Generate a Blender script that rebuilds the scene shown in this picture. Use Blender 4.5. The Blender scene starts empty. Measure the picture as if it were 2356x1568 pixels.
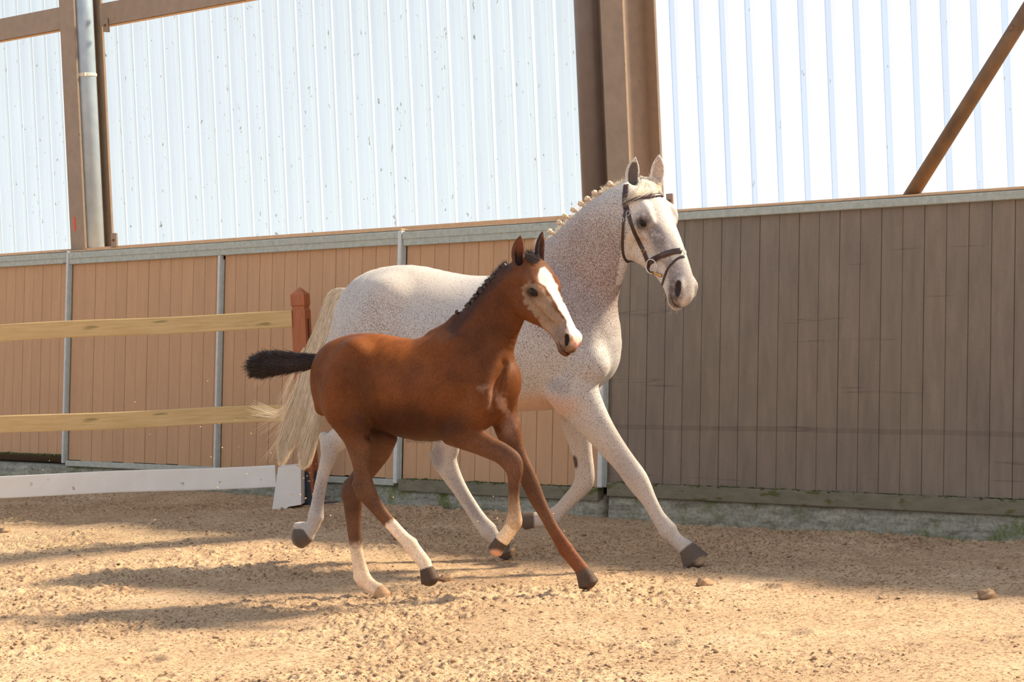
import bpy, math, random
import numpy as np
from mathutils import Vector, Matrix
from mathutils.bvhtree import BVHTree

# ------------------------------------------------------------ camera, world, sun, exposure
FPX, RHO, TH = 5560.0, 0.044, math.radians(1.57)
CAM = np.array([0.0, 0.0, 1.55])
FW = np.array([0, math.cos(TH), -math.sin(TH)])
_u0 = np.array([0, math.sin(TH), math.cos(TH)]); _r0 = np.array([1.0, 0, 0])
UP = math.cos(RHO)*_u0 + math.sin(RHO)*_r0
RT = math.cos(RHO)*_r0 - math.sin(RHO)*_u0
sc = bpy.context.scene
cd = bpy.data.cameras.new('camera'); cam = bpy.data.objects.new('camera', cd)
sc.collection.objects.link(cam); sc.camera = cam
cd.sensor_width = 36.0; cd.lens = 36.0*FPX/2356.0; cd.clip_end = 300
m = Matrix.Identity(4)
for i in range(3):
    m[i][0] = RT[i]; m[i][1] = UP[i]; m[i][2] = -FW[i]; m[i][3] = CAM[i]
cam.matrix_world = m

SUN_DIR = Vector((-0.965, -0.26, -0.86)).normalized()      # the way the sunlight travels
w = bpy.data.worlds.new('hall_sky'); sc.world = w; w.use_nodes = True
nt = w.node_tree; nt.nodes.clear()
out = nt.nodes.new('ShaderNodeOutputWorld'); bg = nt.nodes.new('ShaderNodeBackground')
tc = nt.nodes.new('ShaderNodeTexCoord'); sx = nt.nodes.new('ShaderNodeSeparateXYZ')
mr = nt.nodes.new('ShaderNodeMapRange'); mr.inputs[1].default_value = 0.0; mr.inputs[2].default_value = 0.7
cr = nt.nodes.new('ShaderNodeValToRGB')
cr.color_ramp.elements[0].color = (1.0, 1.02, 1.04, 1); cr.color_ramp.elements[1].color = (0.50, 0.56, 0.66, 1)
nt.links.new(tc.outputs['Generated'], sx.inputs[0]); nt.links.new(sx.outputs[2], mr.inputs[0])
nt.links.new(mr.outputs[0], cr.inputs[0]); nt.links.new(cr.outputs[0], bg.inputs[0])
bg.inputs[1].default_value = 0.88
nt.links.new(bg.outputs[0], out.inputs[0])
sl = bpy.data.lights.new('sun', 'SUN'); sl.energy = 9.5; sl.angle = math.radians(6); sl.color = (1.0, 0.80, 0.55)
so = bpy.data.objects.new('sun', sl); sc.collection.objects.link(so)
so.rotation_euler = SUN_DIR.to_track_quat('-Z', 'Y').to_euler(); so.location = (8, 4, 12)
sc.view_settings.view_transform = 'Standard'; sc.view_settings.look = 'None'
sc.view_settings.exposure = 0.35; sc.view_settings.gamma = 1.0; sc.view_settings.use_curve_mapping = False
try:
    sc.cycles.use_denoising = True
    sc.cycles.transparent_max_bounces = 16; sc.cycles.max_bounces = 8
except Exception:
    pass

# ------------------------------------------------------------ helpers
def ray(px, py):
    d = FW*FPX + RT*(px-1178) - UP*(py-784)
    return d/d[1]
def at(px, py, Y):
    return CAM + ray(px, py)*Y
def ground(px, py, z=0.0):
    d = ray(px, py); return CAM + d*(z-CAM[2])/d[2]
def proj(P):
    q = P - CAM; k = FPX/(q@FW)
    return 1178+(q@RT)*k, 784-(q@UP)*k

C = sc.collection
def link(o, parent=None):
    C.objects.link(o)
    if parent is not None: o.parent = parent
    return o
def empty(name, loc):
    o = bpy.data.objects.new(name, None); o.location = Vector([float(v) for v in loc]); o.empty_display_size = 0.1
    return link(o)
def props(o, label=None, cat=None, group=None, kind=None):
    if label: o['label'] = label
    if cat: o['category'] = cat
    if group: o['group'] = group
    if kind: o['kind'] = kind
    return o
def base_of(parent):
    b = np.zeros(3)
    while parent is not None:
        b = b + np.array(parent.location); parent = parent.parent
    return b
def mesh_obj(name, verts, faces, mat, parent=None, smooth=False, origin=None, col=None, extra=None):
    """verts in world space; origin = world location of the object"""
    me = bpy.data.meshes.new(name)
    verts = np.asarray(verts, dtype=np.float64)
    pb = base_of(parent)
    org = pb if origin is None else np.asarray(origin, float)
    V = verts - org
    if isinstance(faces, np.ndarray):
        nf, k = faces.shape
        me.vertices.add(len(V)); me.vertices.foreach_set('co', V.astype(np.float32).ravel())
        me.loops.add(nf*k); me.loops.foreach_set('vertex_index', faces.astype(np.int32).ravel())
        me.polygons.add(nf); me.polygons.foreach_set('loop_start', np.arange(0, nf*k, k, dtype=np.int32))
        me.update(calc_edges=True)
    else:
        me.from_pydata(V.tolist(), [], faces)
    if smooth:
        me.polygons.foreach_set('use_smooth', [True]*len(me.polygons))
    if col is not None:
        a = me.color_attributes.new('Col', 'FLOAT_COLOR', 'POINT')
        cc = np.ones((len(V), 4), np.float32); cc[:, :col.shape[1]] = col
        a.data.foreach_set('color', cc.ravel())
    if extra is not None:
        a = me.attributes.new('dens', 'FLOAT', 'POINT'); a.data.foreach_set('value', extra.astype(np.float32))
    if isinstance(mat, (list, tuple)):
        for mm in mat: me.materials.append(mm)
    else: me.materials.append(mat)
    me.validate()
    o = bpy.data.objects.new(name, me); o.location = Vector([float(v) for v in (org - pb)])
    return link(o, parent)

class MB:
    def __init__(s): s.v = []; s.f = []; s.mi = []
    def add(s, vs, fs, mi=0):
        n = len(s.v); s.v += [tuple(map(float, q)) for q in vs]; s.f += [[i+n for i in f] for f in fs]; s.mi += [mi]*len(fs)
    def box(s, o, ax, ay, az, mi=0, bev=0.0):
        """o centre; ax, ay, az half-extent vectors; bevelled long edges"""
        o, ax, ay, az = [np.asarray(q, float) for q in (o, ax, ay, az)]
        if bev <= 0:
            vs = [o+i*ax+j*ay+k*az for i in (-1, 1) for j in (-1, 1) for k in (-1, 1)]
            s.add(vs, [[0,1,3,2],[4,6,7,5],[0,4,5,1],[2,3,7,6],[0,2,6,4],[1,5,7,3]], mi); return
        # chamfer: three nested boxes' corners
        lx, ly, lz = [np.linalg.norm(q) for q in (ax, ay, az)]
        vs = []; idx = {}
        for i in (-1, 1):
            for j in (-1, 1):
                for k in (-1, 1):
                    for a in range(3):
                        fx = 1-bev/lx if a != 0 else 1; fy = 1-bev/ly if a != 1 else 1; fz = 1-bev/lz if a != 2 else 1
                        idx[(i,j,k,a)] = len(vs); vs.append(o+i*fx*ax+j*fy*ay+k*fz*az)
        g = lambda *q: idx[q]
        fs = []
        for i in (-1, 1): fs.append([g(i,-1,-1,0), g(i,1,-1,0), g(i,1,1,0), g(i,-1,1,0)][::i])
        for j in (-1, 1): fs.append([g(-1,j,-1,1), g(-1,j,1,1), g(1,j,1,1), g(1,j,-1,1)][::j])
        for k in (-1, 1): fs.append([g(-1,-1,k,2), g(1,-1,k,2), g(1,1,k,2), g(-1,1,k,2)][::k])
        for i in (-1, 1):
            for j in (-1, 1): fs.append([g(i,j,-1,0), g(i,j,1,0), g(i,j,1,1), g(i,j,-1,1)])
            for k in (-1, 1): fs.append([g(i,-1,k,0), g(i,1,k,0), g(i,1,k,2), g(i,-1,k,2)])
        for j in (-1, 1):
            for k in (-1, 1): fs.append([g(-1,j,k,1), g(1,j,k,1), g(1,j,k,2), g(-1,j,k,2)])
        for i in (-1, 1):
            for j in (-1, 1):
                for k in (-1, 1): fs.append([g(i,j,k,0), g(i,j,k,1), g(i,j,k,2)])
        s.add(vs, fs, mi)
    def tube(s, pts, rad, n=12, cap=True, mi=0):
        pts = [np.asarray(p, float) for p in pts]
        if np.isscalar(rad): rad = [rad]*len(pts)
        T = [(pts[min(i+1, len(pts)-1)]-pts[max(i-1, 0)]) for i in range(len(pts))]
        T = [q/(np.linalg.norm(q)+1e-12) for q in T]
        a = np.cross(T[0], [0, 0, 1.0])
        if np.linalg.norm(a) < 1e-3: a = np.cross(T[0], [1.0, 0, 0])
        a /= np.linalg.norm(a)
        vs = []
        for i, p in enumerate(pts):
            a = a - T[i]*a.dot(T[i]); a /= np.linalg.norm(a)+1e-12; b = np.cross(T[i], a)
            for k in range(n):
                t = 2*math.pi*k/n; vs.append(p+rad[i]*(math.cos(t)*a+math.sin(t)*b))
        fs = [[i*n+k, i*n+(k+1) % n, (i+1)*n+(k+1) % n, (i+1)*n+k] for i in range(len(pts)-1) for k in range(n)]
        if cap: fs += [list(range(n))[::-1], [(len(pts)-1)*n+k for k in range(n)]]
        s.add(vs, fs, mi)
    def build(s, name, mat, parent=None, smooth=False, origin=None):
        o = mesh_obj(name, s.v, s.f, mat, parent, smooth, origin)
        if any(s.mi): o.data.polygons.foreach_set('material_index', s.mi)
        return o

# value noise on numpy arrays
_rng = np.random.default_rng(7)
_LAT = _rng.random((256, 256)).astype(np.float32)
def vnoise(x, y):
    xi = np.floor(x).astype(np.int64); yi = np.floor(y).astype(np.int64)
    fx = x-xi; fy = y-yi; fx = fx*fx*(3-2*fx); fy = fy*fy*(3-2*fy)
    g = lambda i, j: _LAT[(xi+i) & 255, (yi+j) & 255]
    return (g(0,0)*(1-fx)+g(1,0)*fx)*(1-fy)+(g(0,1)*(1-fx)+g(1,1)*fx)*fy
def sstep(a, b, x):
    t = np.clip((x-a)/(b-a), 0, 1); return t*t*(3-2*t)

# ------------------------------------------------------------ materials
def lin(r, g, b):
    f = lambda c: (c/255/12.92) if c/255 <= 0.04045 else ((c/255+0.055)/1.055)**2.4
    return (f(r), f(g), f(b), 1)
def new_mat(name):
    mt = bpy.data.materials.new(name); mt.use_nodes = True
    n = mt.node_tree; b = n.nodes['Principled BSDF']; return mt, n, b
def N(n, t, **kw):
    x = n.nodes.new(t)
    for k, v in kw.items(): setattr(x, k, v)
    return x
def noise(n, scale, detail=4, vec=None, rough=0.5):
    x = N(n, 'ShaderNodeTexNoise'); x.inputs['Scale'].default_value = scale; x.inputs['Detail'].default_value = detail
    x.inputs['Roughness'].default_value = rough
    if vec is not None: n.links.new(vec, x.inputs['Vector'])
    return x
def ramp(n, fac, stops):
    x = N(n, 'ShaderNodeValToRGB'); e = x.color_ramp.elements
    while len(e) < len(stops): e.new(0.5)
    for el, (p, c) in zip(e, stops): el.position = p; el.color = c if len(c) == 4 else (*c, 1)
    n.links.new(fac, x.inputs[0]); return x
def mixc(n, a, b, fac, mode='MIX'):
    x = N(n, 'ShaderNodeMix', data_type='RGBA', blend_type=mode)
    for s_, v in ((0, fac), (6, a), (7, b)):
        if isinstance(v, (int, float)): x.inputs[s_].default_value = v
        elif isinstance(v, tuple): x.inputs[s_].default_value = v
        else: n.links.new(v, x.inputs[s_])
    return x.outputs[2]
def bump(n, b, h, strength=0.3, dist=0.01):
    x = N(n, 'ShaderNodeBump'); x.inputs['Strength'].default_value = strength; x.inputs['Distance'].default_value = dist
    n.links.new(h, x.inputs['Height']); n.links.new(x.outputs[0], b.inputs['Normal'])
def mapping(n, scale, coord='Object'):
    t = N(n, 'ShaderNodeTexCoord'); mp = N(n, 'ShaderNodeMapping'); mp.inputs['Scale'].default_value = scale
    n.links.new(t.outputs[coord], mp.inputs[0]); return mp.outputs[0]
def simple(name, c1, c2, scale=20, rough=0.6, metal=0.0, bstr=0.2, stretch=(1, 1, 1), spots=None):
    mt, n, b = new_mat(name)
    v = mapping(n, stretch)
    nz = noise(n, scale, 6, v, 0.6); r = ramp(n, nz.outputs[0], [(0.3, c1), (0.7, c2)])
    col = r.outputs[0]
    if spots:
        ns = noise(n, spots[0], 3, v); rs = ramp(n, ns.outputs[0], [(spots[1], (0, 0, 0)), (spots[1]+0.06, (1, 1, 1))])
        col = mixc(n, col, spots[2], rs.outputs[0])
    n.links.new(col, b.inputs['Base Color'])
    b.inputs['Roughness'].default_value = rough; b.inputs['Metallic'].default_value = metal
    nb = noise(n, scale*4, 4, v); bump(n, b, nb.outputs[0], bstr, 0.004)
    return mt
# ------------------------------------------------------------ the wall frame
B0 = np.array([0.551, 15.015, 0.0]); WT = np.array([0.6955, -0.7185, 0.0]); WN = np.array([0.7185, 0.6955, 0.0]); ZZ = np.array([0, 0, 1.0])
def wp(s, off, z): return B0 + WT*s + WN*off + ZZ*z
def on_wall(px, py, off):
    d = ray(px, py); k = WN@(B0+WN*off-CAM)/(WN@d); P = CAM+d*k
    return (P-B0)@WT, P[2]
LEAN = 0.0875                                     # the kick boards lean back
def lw(s, z, d=0.0): return wp(s, (z-0.22)*LEAN+d, z)

# materials of the setting
def board_mat(name, ca, cb, scuff):
    mt, n, b = new_mat(name)
    at_ = N(n, 'ShaderNodeAttribute', attribute_name='Col')
    v = mapping(n, (1, 1, 1)); v2 = mapping(n, (6, 6, 1.0))
    fine = noise(n, 260, 3, v, 0.7); gr = noise(n, 3.0, 5, v2, 0.6)
    r = ramp(n, gr.outputs[0], [(0.3, ca), (0.7, cb)])
    r2 = ramp(n, fine.outputs[0], [(0.3, (0.72, 0.72, 0.72)), (0.7, (1.18, 1.18, 1.18))])
    c = mixc(n, r.outputs[0], r2.outputs[0], 0.75, 'MULTIPLY')
    c = mixc(n, c, at_.outputs['Color'], 1.0, 'MULTIPLY')
    if scuff:
        sz = N(n, 'ShaderNodeSeparateXYZ'); n.links.new(v, sz.inputs[0]); z0 = on_wall(1800, 986, 0.04)[1]
        wv = noise(n, 1.1, 2, v); za = N(n, 'ShaderNodeMath', operation='MULTIPLY_ADD'); n.links.new(wv.outputs[0], za.inputs[0]); za.inputs[1].default_value = 0.035; n.links.new(sz.outputs[2], za.inputs[2])
        zb = N(n, 'ShaderNodeMath', operation='SUBTRACT'); n.links.new(za.outputs[0], zb.inputs[0]); zb.inputs[1].default_value = z0+0.0175-0.04
        zc = N(n, 'ShaderNodeMath', operation='MULTIPLY'); n.links.new(zb.outputs[0], zc.inputs[0]); zc.inputs[1].default_value = 10.0
        rz = ramp(n, zc.outputs[0], [(0.22, (0, 0, 0)), (0.26, (.28, .28, .28)), (0.52, (.28, .28, .28)), (0.55, (0, 0, 0))])
        c = mixc(n, c, (0.085, 0.062, 0.048, 1), rz.outputs[0])
        v3 = mapping(n, (0.35, 0.35, 9)); sn = noise(n, 2.2, 2, v3, 0.4)
        rs = ramp(n, sn.outputs[0], [(0.665, (0, 0, 0)), (0.69, (0.5, 0.5, 0.5)), (0.70, (0, 0, 0))])
        c = mixc(n, c, (0.075, 0.060, 0.050, 1), rs.outputs[0])
        big = noise(n, 1.6, 3, v); rb = ramp(n, big.outputs[0], [(0.45, (1, 1, 1)), (0.8, (0.84, 0.84, 0.88))])
        c = mixc(n, c, rb.outputs[0], 1.0, 'MULTIPLY')
    n.links.new(c, b.inputs['Base Color']); b.inputs['Roughness'].default_value = 0.75
    bump(n, b, fine.outputs[0], 0.25, 0.002); return mt
M_board = board_mat('lit_brown_kick_board', lin(184, 145, 110), lin(194, 153, 117), False)  # left boards: lighter, warmer base colour carries the extra light falling there
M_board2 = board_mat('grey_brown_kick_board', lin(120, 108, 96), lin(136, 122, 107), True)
M_galv = simple('galvanised_steel', lin(152, 158, 150), lin(178, 182, 174), 30, 0.6, 0.1, 0.1, spots=(5, 0.66, lin(120, 122, 110)))
M_gpost = simple('pale_galvanised_post', lin(186, 192, 194), lin(204, 208, 208), 20, 0.6, 0.0, 0.05)
M_galv2 = simple('bright_zinc_pipe', lin(160, 174, 188), lin(180, 192, 204), 8, 0.42, 0.35, 0.05)
M_col = simple('brown_painted_steel', lin(138, 118, 100), lin(152, 130, 110), 14, 0.55, 0.0, 0.1, spots=(9, 0.70, lin(105, 80, 62)))
M_cold = simple('dark_brown_plastic_pipe', lin(104, 90, 84), lin(114, 100, 93), 10, 0.38, 0.0, 0.05)
M_brace = simple('rusty_brown_tube', lin(90, 72, 58), lin(128, 98, 68), 9, 0.6, 0.1, 0.2, (1, 1, 0.5))
M_ledge = simple('dusty_tan_timber', lin(190, 156, 124), lin(208, 172, 136), 20, 0.85)
M_red = simple('orange_red_paint', lin(226, 62, 30), lin(236, 70, 34), 20, 0.5)
M_web = simple('pale_dusty_cobweb', lin(225, 210, 190), lin(240, 230, 215), 40, 0.9)

def sheet_mat(name, tint, transp, dirt, sc_=1.0):
    mt, n, b = new_mat(name); n.nodes.remove(b)
    o_ = n.nodes['Material Output']
    tr = N(n, 'ShaderNodeBsdfTransparent'); tl = N(n, 'ShaderNodeBsdfTranslucent'); df = N(n, 'ShaderNodeBsdfDiffuse')
    v = mapping(n, (1, 1, 1)); vs = mapping(n, (5, 5, 0.45))
    st = noise(n, 2.2, 5, vs, 0.6); rr = ramp(n, st.outputs[0], [(0.3, tuple(t_*0.955 for t_ in tint)), (0.7, tuple(min(t_*1.045, 1.0) for t_ in tint))])
    sp = noise(n, 24, 4, mapping(n, (1, 1, 0.5)), 0.65); rs = ramp(n, sp.outputs[0], [(dirt, (0, 0, 0)), (dirt+0.03, (1, 1, 1))])
    c = mixc(n, rr.outputs[0], (0.30, 0.32, 0.26, 1), rs.outputs[0])
    n.links.new(c, tr.inputs[0]); tl.inputs[0].default_value = (0.42, 0.44, 0.47, 1); df.inputs[0].default_value = (0.5, 0.52, 0.55, 1)
    m1 = N(n, 'ShaderNodeMixShader'); m1.inputs[0].default_value = 0.35; n.links.new(tl.outputs[0], m1.inputs[1]); n.links.new(df.outputs[0], m1.inputs[2])
    m2 = N(n, 'ShaderNodeMixShader'); m2.inputs[0].default_value = transp
    n.links.new(m1.outputs[0], m2.inputs[1]); n.links.new(tr.outputs[0], m2.inputs[2]); n.links.new(m2.outputs[0], o_.inputs[0])
    return mt
S_pan = sheet_mat('milky_sheet_pan', (0.70, 0.815, 0.87), 0.80, 0.655)
S_pan2 = sheet_mat('milky_sheet_slope', (0.80, 0.89, 0.93), 0.80, 0.665)
S_rib = sheet_mat('clear_sheet_rib', (1.0, 1.0, 1.0), 0.90, 0.77)
S_wpan = sheet_mat('clear_white_pan', (1.0, 1.0, 1.0), 0.90, 0.80)
S_wrib = sheet_mat('blue_tinted_rib', (0.66, 0.79, 0.95), 0.82, 0.66)


# ------------------------------------------------------------ translucent corrugated cladding (outermost)
def cladding(name, s0, s1, z0, z1, off, prof, pitch, mats, label=None):
    """prof: list of (frac, depth, material of the face that follows)"""
    P = []; mi = []
    k = math.floor(s0/pitch)
    while k*pitch < s1:
        for fr, dp, mm in prof:
            P.append(((k+fr)*pitch, dp, mm))
        k += 1
    P = [p for p in P if s0 <= p[0] <= s1]
    zs = np.linspace(z0, z1, 5); v = []; f = []
    for s, dp, mm in P:
        for z in zs: v.append(wp(s, off+dp, z))
    L = len(zs)
    for i in range(len(P)-1):
        for j in range(L-1):
            f.append([i*L+j, (i+1)*L+j, (i+1)*L+j+1, i*L+j+1]); mi.append(P[i][2])
    o = mesh_obj(name, v, f, mats, None, False, wp((s0+s1)/2, off, z0))
    o.data.polygons.foreach_set('material_index', mi)
    return o
profL = [(0.0, 0, 0), (0.30, 0.004, 1), (0.36, 0, 0), (0.62, 0.0, 1), (0.72, -0.03, 2), (0.90, -0.03, 1)]
profR = [(0.0, 0, 0), (0.66, 0, 1), (0.74, -0.03, 1), (0.96, -0.03, 0)]
ZT = 9.0
o = cladding('window_1', -20.0, -6.15, 1.80, ZT, 0.62, profL, 0.207, [S_pan, S_pan2, S_rib])
props(o, 'milky corrugated translucent sheeting left of the galvanised downpipe', kind='structure')
o = cladding('window_2', -6.15, -0.02, 1.80, ZT, 0.62, profL, 0.207, [S_pan, S_pan2, S_rib])
props(o, 'milky corrugated translucent sheeting between the two steel columns', kind='structure')
o = cladding('window_3', -0.02, 9.0, 1.80, ZT, 0.62, profR, 0.207, [S_wpan, S_wrib])
props(o, 'white translucent sheeting with blue ribs right of the brown column', kind='structure')
mb = MB()                                            # outside masonry below the sheeting
mb.box(wp(-5.5, 0.66, 0.88), WT*14.5, WN*0.05, ZZ*0.93)
props(mb.build('wall_outer', M_ledge, origin=wp(-2.5, 0.66, 0)), kind='structure')

# ------------------------------------------------------------ kick wall
def kick_panel(s0, s1, zt, zb, mat, name, step=0.147, first=None, seed=1, d=0.0):
    rng = random.Random(seed); v = []; f = []; cols = []
    s = s0; edges = []
    e = first if first is not None else s0+step
    edges = [s0]
    while e < s1-0.03: edges.append(e); e += step
    edges.append(s1)
    for a, b_ in zip(edges[:-1], edges[1:]):
        g = 0.0016; bv = 0.002; k = 0.97+0.06*rng.random(); kb = k*(0.99+0.02*rng.random())
        dd = d + rng.uniform(-0.001, 0.001)
        prof = [(a+g, 0.02), (a+g, bv), (a+g+bv, 0.0), (b_-g-bv, 0.0), (b_-g, bv), (b_-g, 0.02)]
        n0 = len(v)
        zs = [zb+rng.uniform(-0.006, 0.006), zt]
        for (ss, dp) in prof:
            for z in zs: v.append(lw(ss, z, dd+dp)); cols.append((k, k, kb))
        for i in range(5): f.append([n0+i*2, n0+i*2+2, n0+i*2+3, n0+i*2+1])
    n0 = len(v)                                      # dark backing seen in the gaps
    for ss in (s0, s1):
        for z in (zb, zt): v.append(lw(ss, z, d+0.019)); cols.append((0.28, 0.25, 0.22))
    f.append([n0, n0+2, n0+3, n0+1])
    for ss in (s0, s1):
        for z in (zb, zt): v.append(lw(ss, z, d+0.03)); cols.append((0.28, 0.25, 0.22))
    f += [[n0+4, n0+5, n0+7, n0+6]]
    return mesh_obj(name, v, f, mat, wall_root, False, None, np.array(cols))
wall_root = empty('wall_back', wp(-1.0, 0, 0)); props(wall_root, 'leaning kick wall of vertical boards around the sand ring', kind='structure')
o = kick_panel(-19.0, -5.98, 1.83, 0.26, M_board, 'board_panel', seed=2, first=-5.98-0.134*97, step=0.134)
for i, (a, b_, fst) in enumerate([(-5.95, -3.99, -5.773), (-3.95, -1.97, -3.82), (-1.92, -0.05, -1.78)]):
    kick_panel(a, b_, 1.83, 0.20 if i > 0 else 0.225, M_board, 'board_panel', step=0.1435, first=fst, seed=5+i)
kick_panel(0.0, 5.6, 1.84, 0.235, M_board2, 'board_panel', step=0.1482, first=0.022, seed=11, d=0.0)
def rail(s0, s1, z0, z1, d0, d1, name, mat=M_galv, bev=0.004, parent=None):
    mb = MB(); p = lw((s0+s1)/2, (z0+z1)/2, (d0+d1)/2)
    up_ = lw(0, z1)-lw(0, z0); up_ /= np.linalg.norm(up_)
    nn = np.cross(up_, WT); nn /= np.linalg.norm(nn)
    mb.box(p, WT*(s1-s0)/2, nn*(d1-d0)/2, up_*(z1-z0)/2, bev=bev)
    return mb.build(name, mat, parent)
def railthing(num, s0, s1, z0, z1, lab, crease=True):
    r = empty('trim_%d' % num, lw((s0+s1)/2, z0)); props(r, lab, kind='structure')
    rail(s0, s1, z0, z1, -0.030, 0.03, 'rail', parent=r)
    if crease:
        rail(s0, s1, z0+(z1-z0)*0.50, z1-0.002, -0.036, -0.028, 'rail_lip', parent=r, bev=0.002)
    rail(s0, s1, z1, z1+0.012, -0.01, 0.12, 'cap_board', M_ledge, parent=r, bev=0.002)
    return r
railthing(1, -19.0, -6.0, 1.795, 1.885, 'galvanised top rail left of the first wall post')
railthing(2, -6.0, -1.97, 1.785, 1.880, 'galvanised top rail from the first wall post to the middle post')
railthing(3, -1.93, -0.02, 1.775, 1.872, 'galvanised top rail from the middle post to the brown column')
railthing(4, 0.0, 5.6, 1.832, 1.880, 'thin galvanised top rail right of the brown column', crease=False)
# sloping dusty sill above the top rail
mb = MB(); mb.box(wp(-9.5, 0.43, 1.895), WT*9.5, WN*0.19, ZZ*0.02, bev=0.004)
mb.box(wp(2.8, 0.43, 1.885), WT*2.78, WN*0.19, ZZ*0.02, bev=0.004)
props(mb.build('trim_5', M_ledge, origin=wp(-2, 0.4, 1.89)), 'dusty tan sill above the top rail of the kick wall', kind='structure')
# posts of the kick wall
def wpost(s, z0, z1, wd, lab, idx):
    r = empty('kick_wall_post', lw(s, z0)); props(r, lab, 'wall post')
    rail(s-wd/2, s+wd/2, z0, z1, -0.042, -0.002, 'post', M_gpost, parent=r)
    rail(s+wd/2, s+wd/2+0.016, z0, z1-0.03, -0.016, -0.002, 'flange', parent=r, bev=0.002)
wpost(-5.975, 0.20, 1.900, 0.024, 'galvanised kick wall post nearest the left downpipe, behind the timber rails', 0)
wpost(-3.975, 0.20, 1.79, 0.022, 'slim galvanised post ending below the top rail, left of the reddish fence post', 1)
wpost(-1.955, 0.165, 1.885, 0.036, 'galvanised kick wall post rising above the white horse rump', 2)
wpost(-0.028, 0.20, 1.84, 0.040, 'galvanised kick wall post under the brown column, behind the front legs of the white horse', 3)
# bottom frame rails
def brail(s0, s1, z0, z1, lab, mat=M_galv):
    r = rail(s0, s1, z0, z1, -0.03, 0.02, 'bottom_rail', mat); props(r, lab, 'wall rail'); return r
brail(-5.95, -3.99, 0.180, 0.225, 'galvanised bottom rail of the boards above the left white arena board')
brail(-3.95, -1.98, 0.150, 0.195, 'galvanised bottom rail behind the hind legs of the two horses')
M_dirtybeam = simple('mouldy_grey_beam', lin(104, 100, 84), lin(124, 118, 100), 9, 0.85, 0, 0.4, (1, 1, 3), spots=(7, 0.6, lin(84, 88, 48)))
o = rail(-1.93, -0.05, 0.115, 0.198, -0.032, 0.03, 'bottom_ledge', M_dirtybeam); props(o, 'grimy grey bottom ledge of the wall behind the folded foreleg', 'wall rail')
o = rail(0.03, 5.6, 0.150, 0.235, -0.035, 0.03, 'bottom_ledge', M_dirtybeam); props(o, 'grimy grey-green bottom ledge under the right hand boards', 'wall rail')
# concrete base
def conc_mat():
    mt, n, b = new_mat('mossy_concrete'); v = mapping(n, (1, 1, 1)); vh = mapping(n, (1, 1, 5))
    a = noise(n, 5, 6, vh, 0.65); r = ramp(n, a.outputs[0], [(0.28, lin(104, 98, 84)), (0.5, lin(148, 148, 136)), (0.72, lin(176, 176, 162))])
    g = noise(n, 3.2, 5, v, 0.7); rg = ramp(n, g.outputs[0], [(0.52, (0, 0, 0)), (0.66, (1, 1, 1))])
    c = mixc(n, r.outputs[0], lin(92, 104, 46), rg.outputs[0])
    sp = noise(n, 45, 3, v); rs = ramp(n, sp.outputs[0], [(0.3, (0.6, 0.6, 0.6)), (0.6, (1.1, 1.1, 1.1))])
    c = mixc(n, c, rs.outputs[0], 0.7, 'MULTIPLY')
    n.links.new(c, b.inputs['Base Color']); b.inputs['Roughness'].default_value = 0.9
    bump(n, b, a.outputs[0], 0.6, 0.02); return mt
M_conc = conc_mat()
mb = MB()
def conc(s0, s1, zt):
    n_ = max(2, int((s1-s0)/0.12)); v = []; f = []
    rng = random.Random(int(s0*10)+40)
    prof = [(-0.005, -0.25), (-0.012, -0.02), (-0.006, 0.3), (0.004, 0.8), (0.02, 1.0), (0.2, 1.0), (0.2, -0.25)]
    for i in range(n_+1):
        s = s0+(s1-s0)*i/n_
        for dp, h in prof:
            v.append(wp(s, dp+rng.uniform(-0.004, 0.004)-0.02, h*zt if h > 0 else h))
    L = len(prof)
    for i in range(n_):
        for j in range(L-1): f.append([i*L+j, (i+1)*L+j, (i+1)*L+j+1, i*L+j+1])
    f += [list(range(L)), [n_*L+j for j in range(L)][::-1]]
    return v, f
for k, (a, b_, zt, lab) in enumerate([(-19.0, -5.0, 0.185, 'concrete base of the kick wall behind the left white board'), (-5.0, -0.05, 0.150, 'mossy concrete base behind the legs of the horses'), (0.03, 5.6, 0.165, 'mossy concrete base of the right hand kick wall')]):
    v, f = conc(a, b_, zt)
    props(mesh_obj(['baseboard_left', 'baseboard_back', 'baseboard_right'][k], v, f, M_conc, None, True, wp((a+b_)/2, 0, 0)), lab, kind='structure')
# moss tufts on the ledge: stuff
rngm = random.Random(3); mb = MB()
for i in range(420):
    s = rngm.choice([rngm.uniform(-7.2, -5.98)]*2+[rngm.uniform(-1.9, -0.1)]+[rngm.uniform(0.1, 3.2)])
    zt = 0.262 if s < -5.98 else (0.198 if s < 0 else 0.235)
    p = lw(s, zt, -0.012-rngm.random()*0.015)
    r_ = rngm.uniform(0.003, 0.008)
    for q in range(2):
        dv = np.array([rngm.gauss(0, 1), rngm.gauss(0, 1), abs(rngm.gauss(0, .6))])*r_*0.7
        mb.box(p+dv, WT*r_*1.4, WN*r_, ZZ*r_*0.8, bev=r_*0.35)
M_moss = simple('dark_moss', lin(62, 62, 36), lin(92, 92, 50), 60, 0.95)
props(mb.build('moss', M_moss, origin=lw(-2, 0.2)), 'dark moss growing along the bottom edge of the boards', 'moss', kind='stuff')

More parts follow.
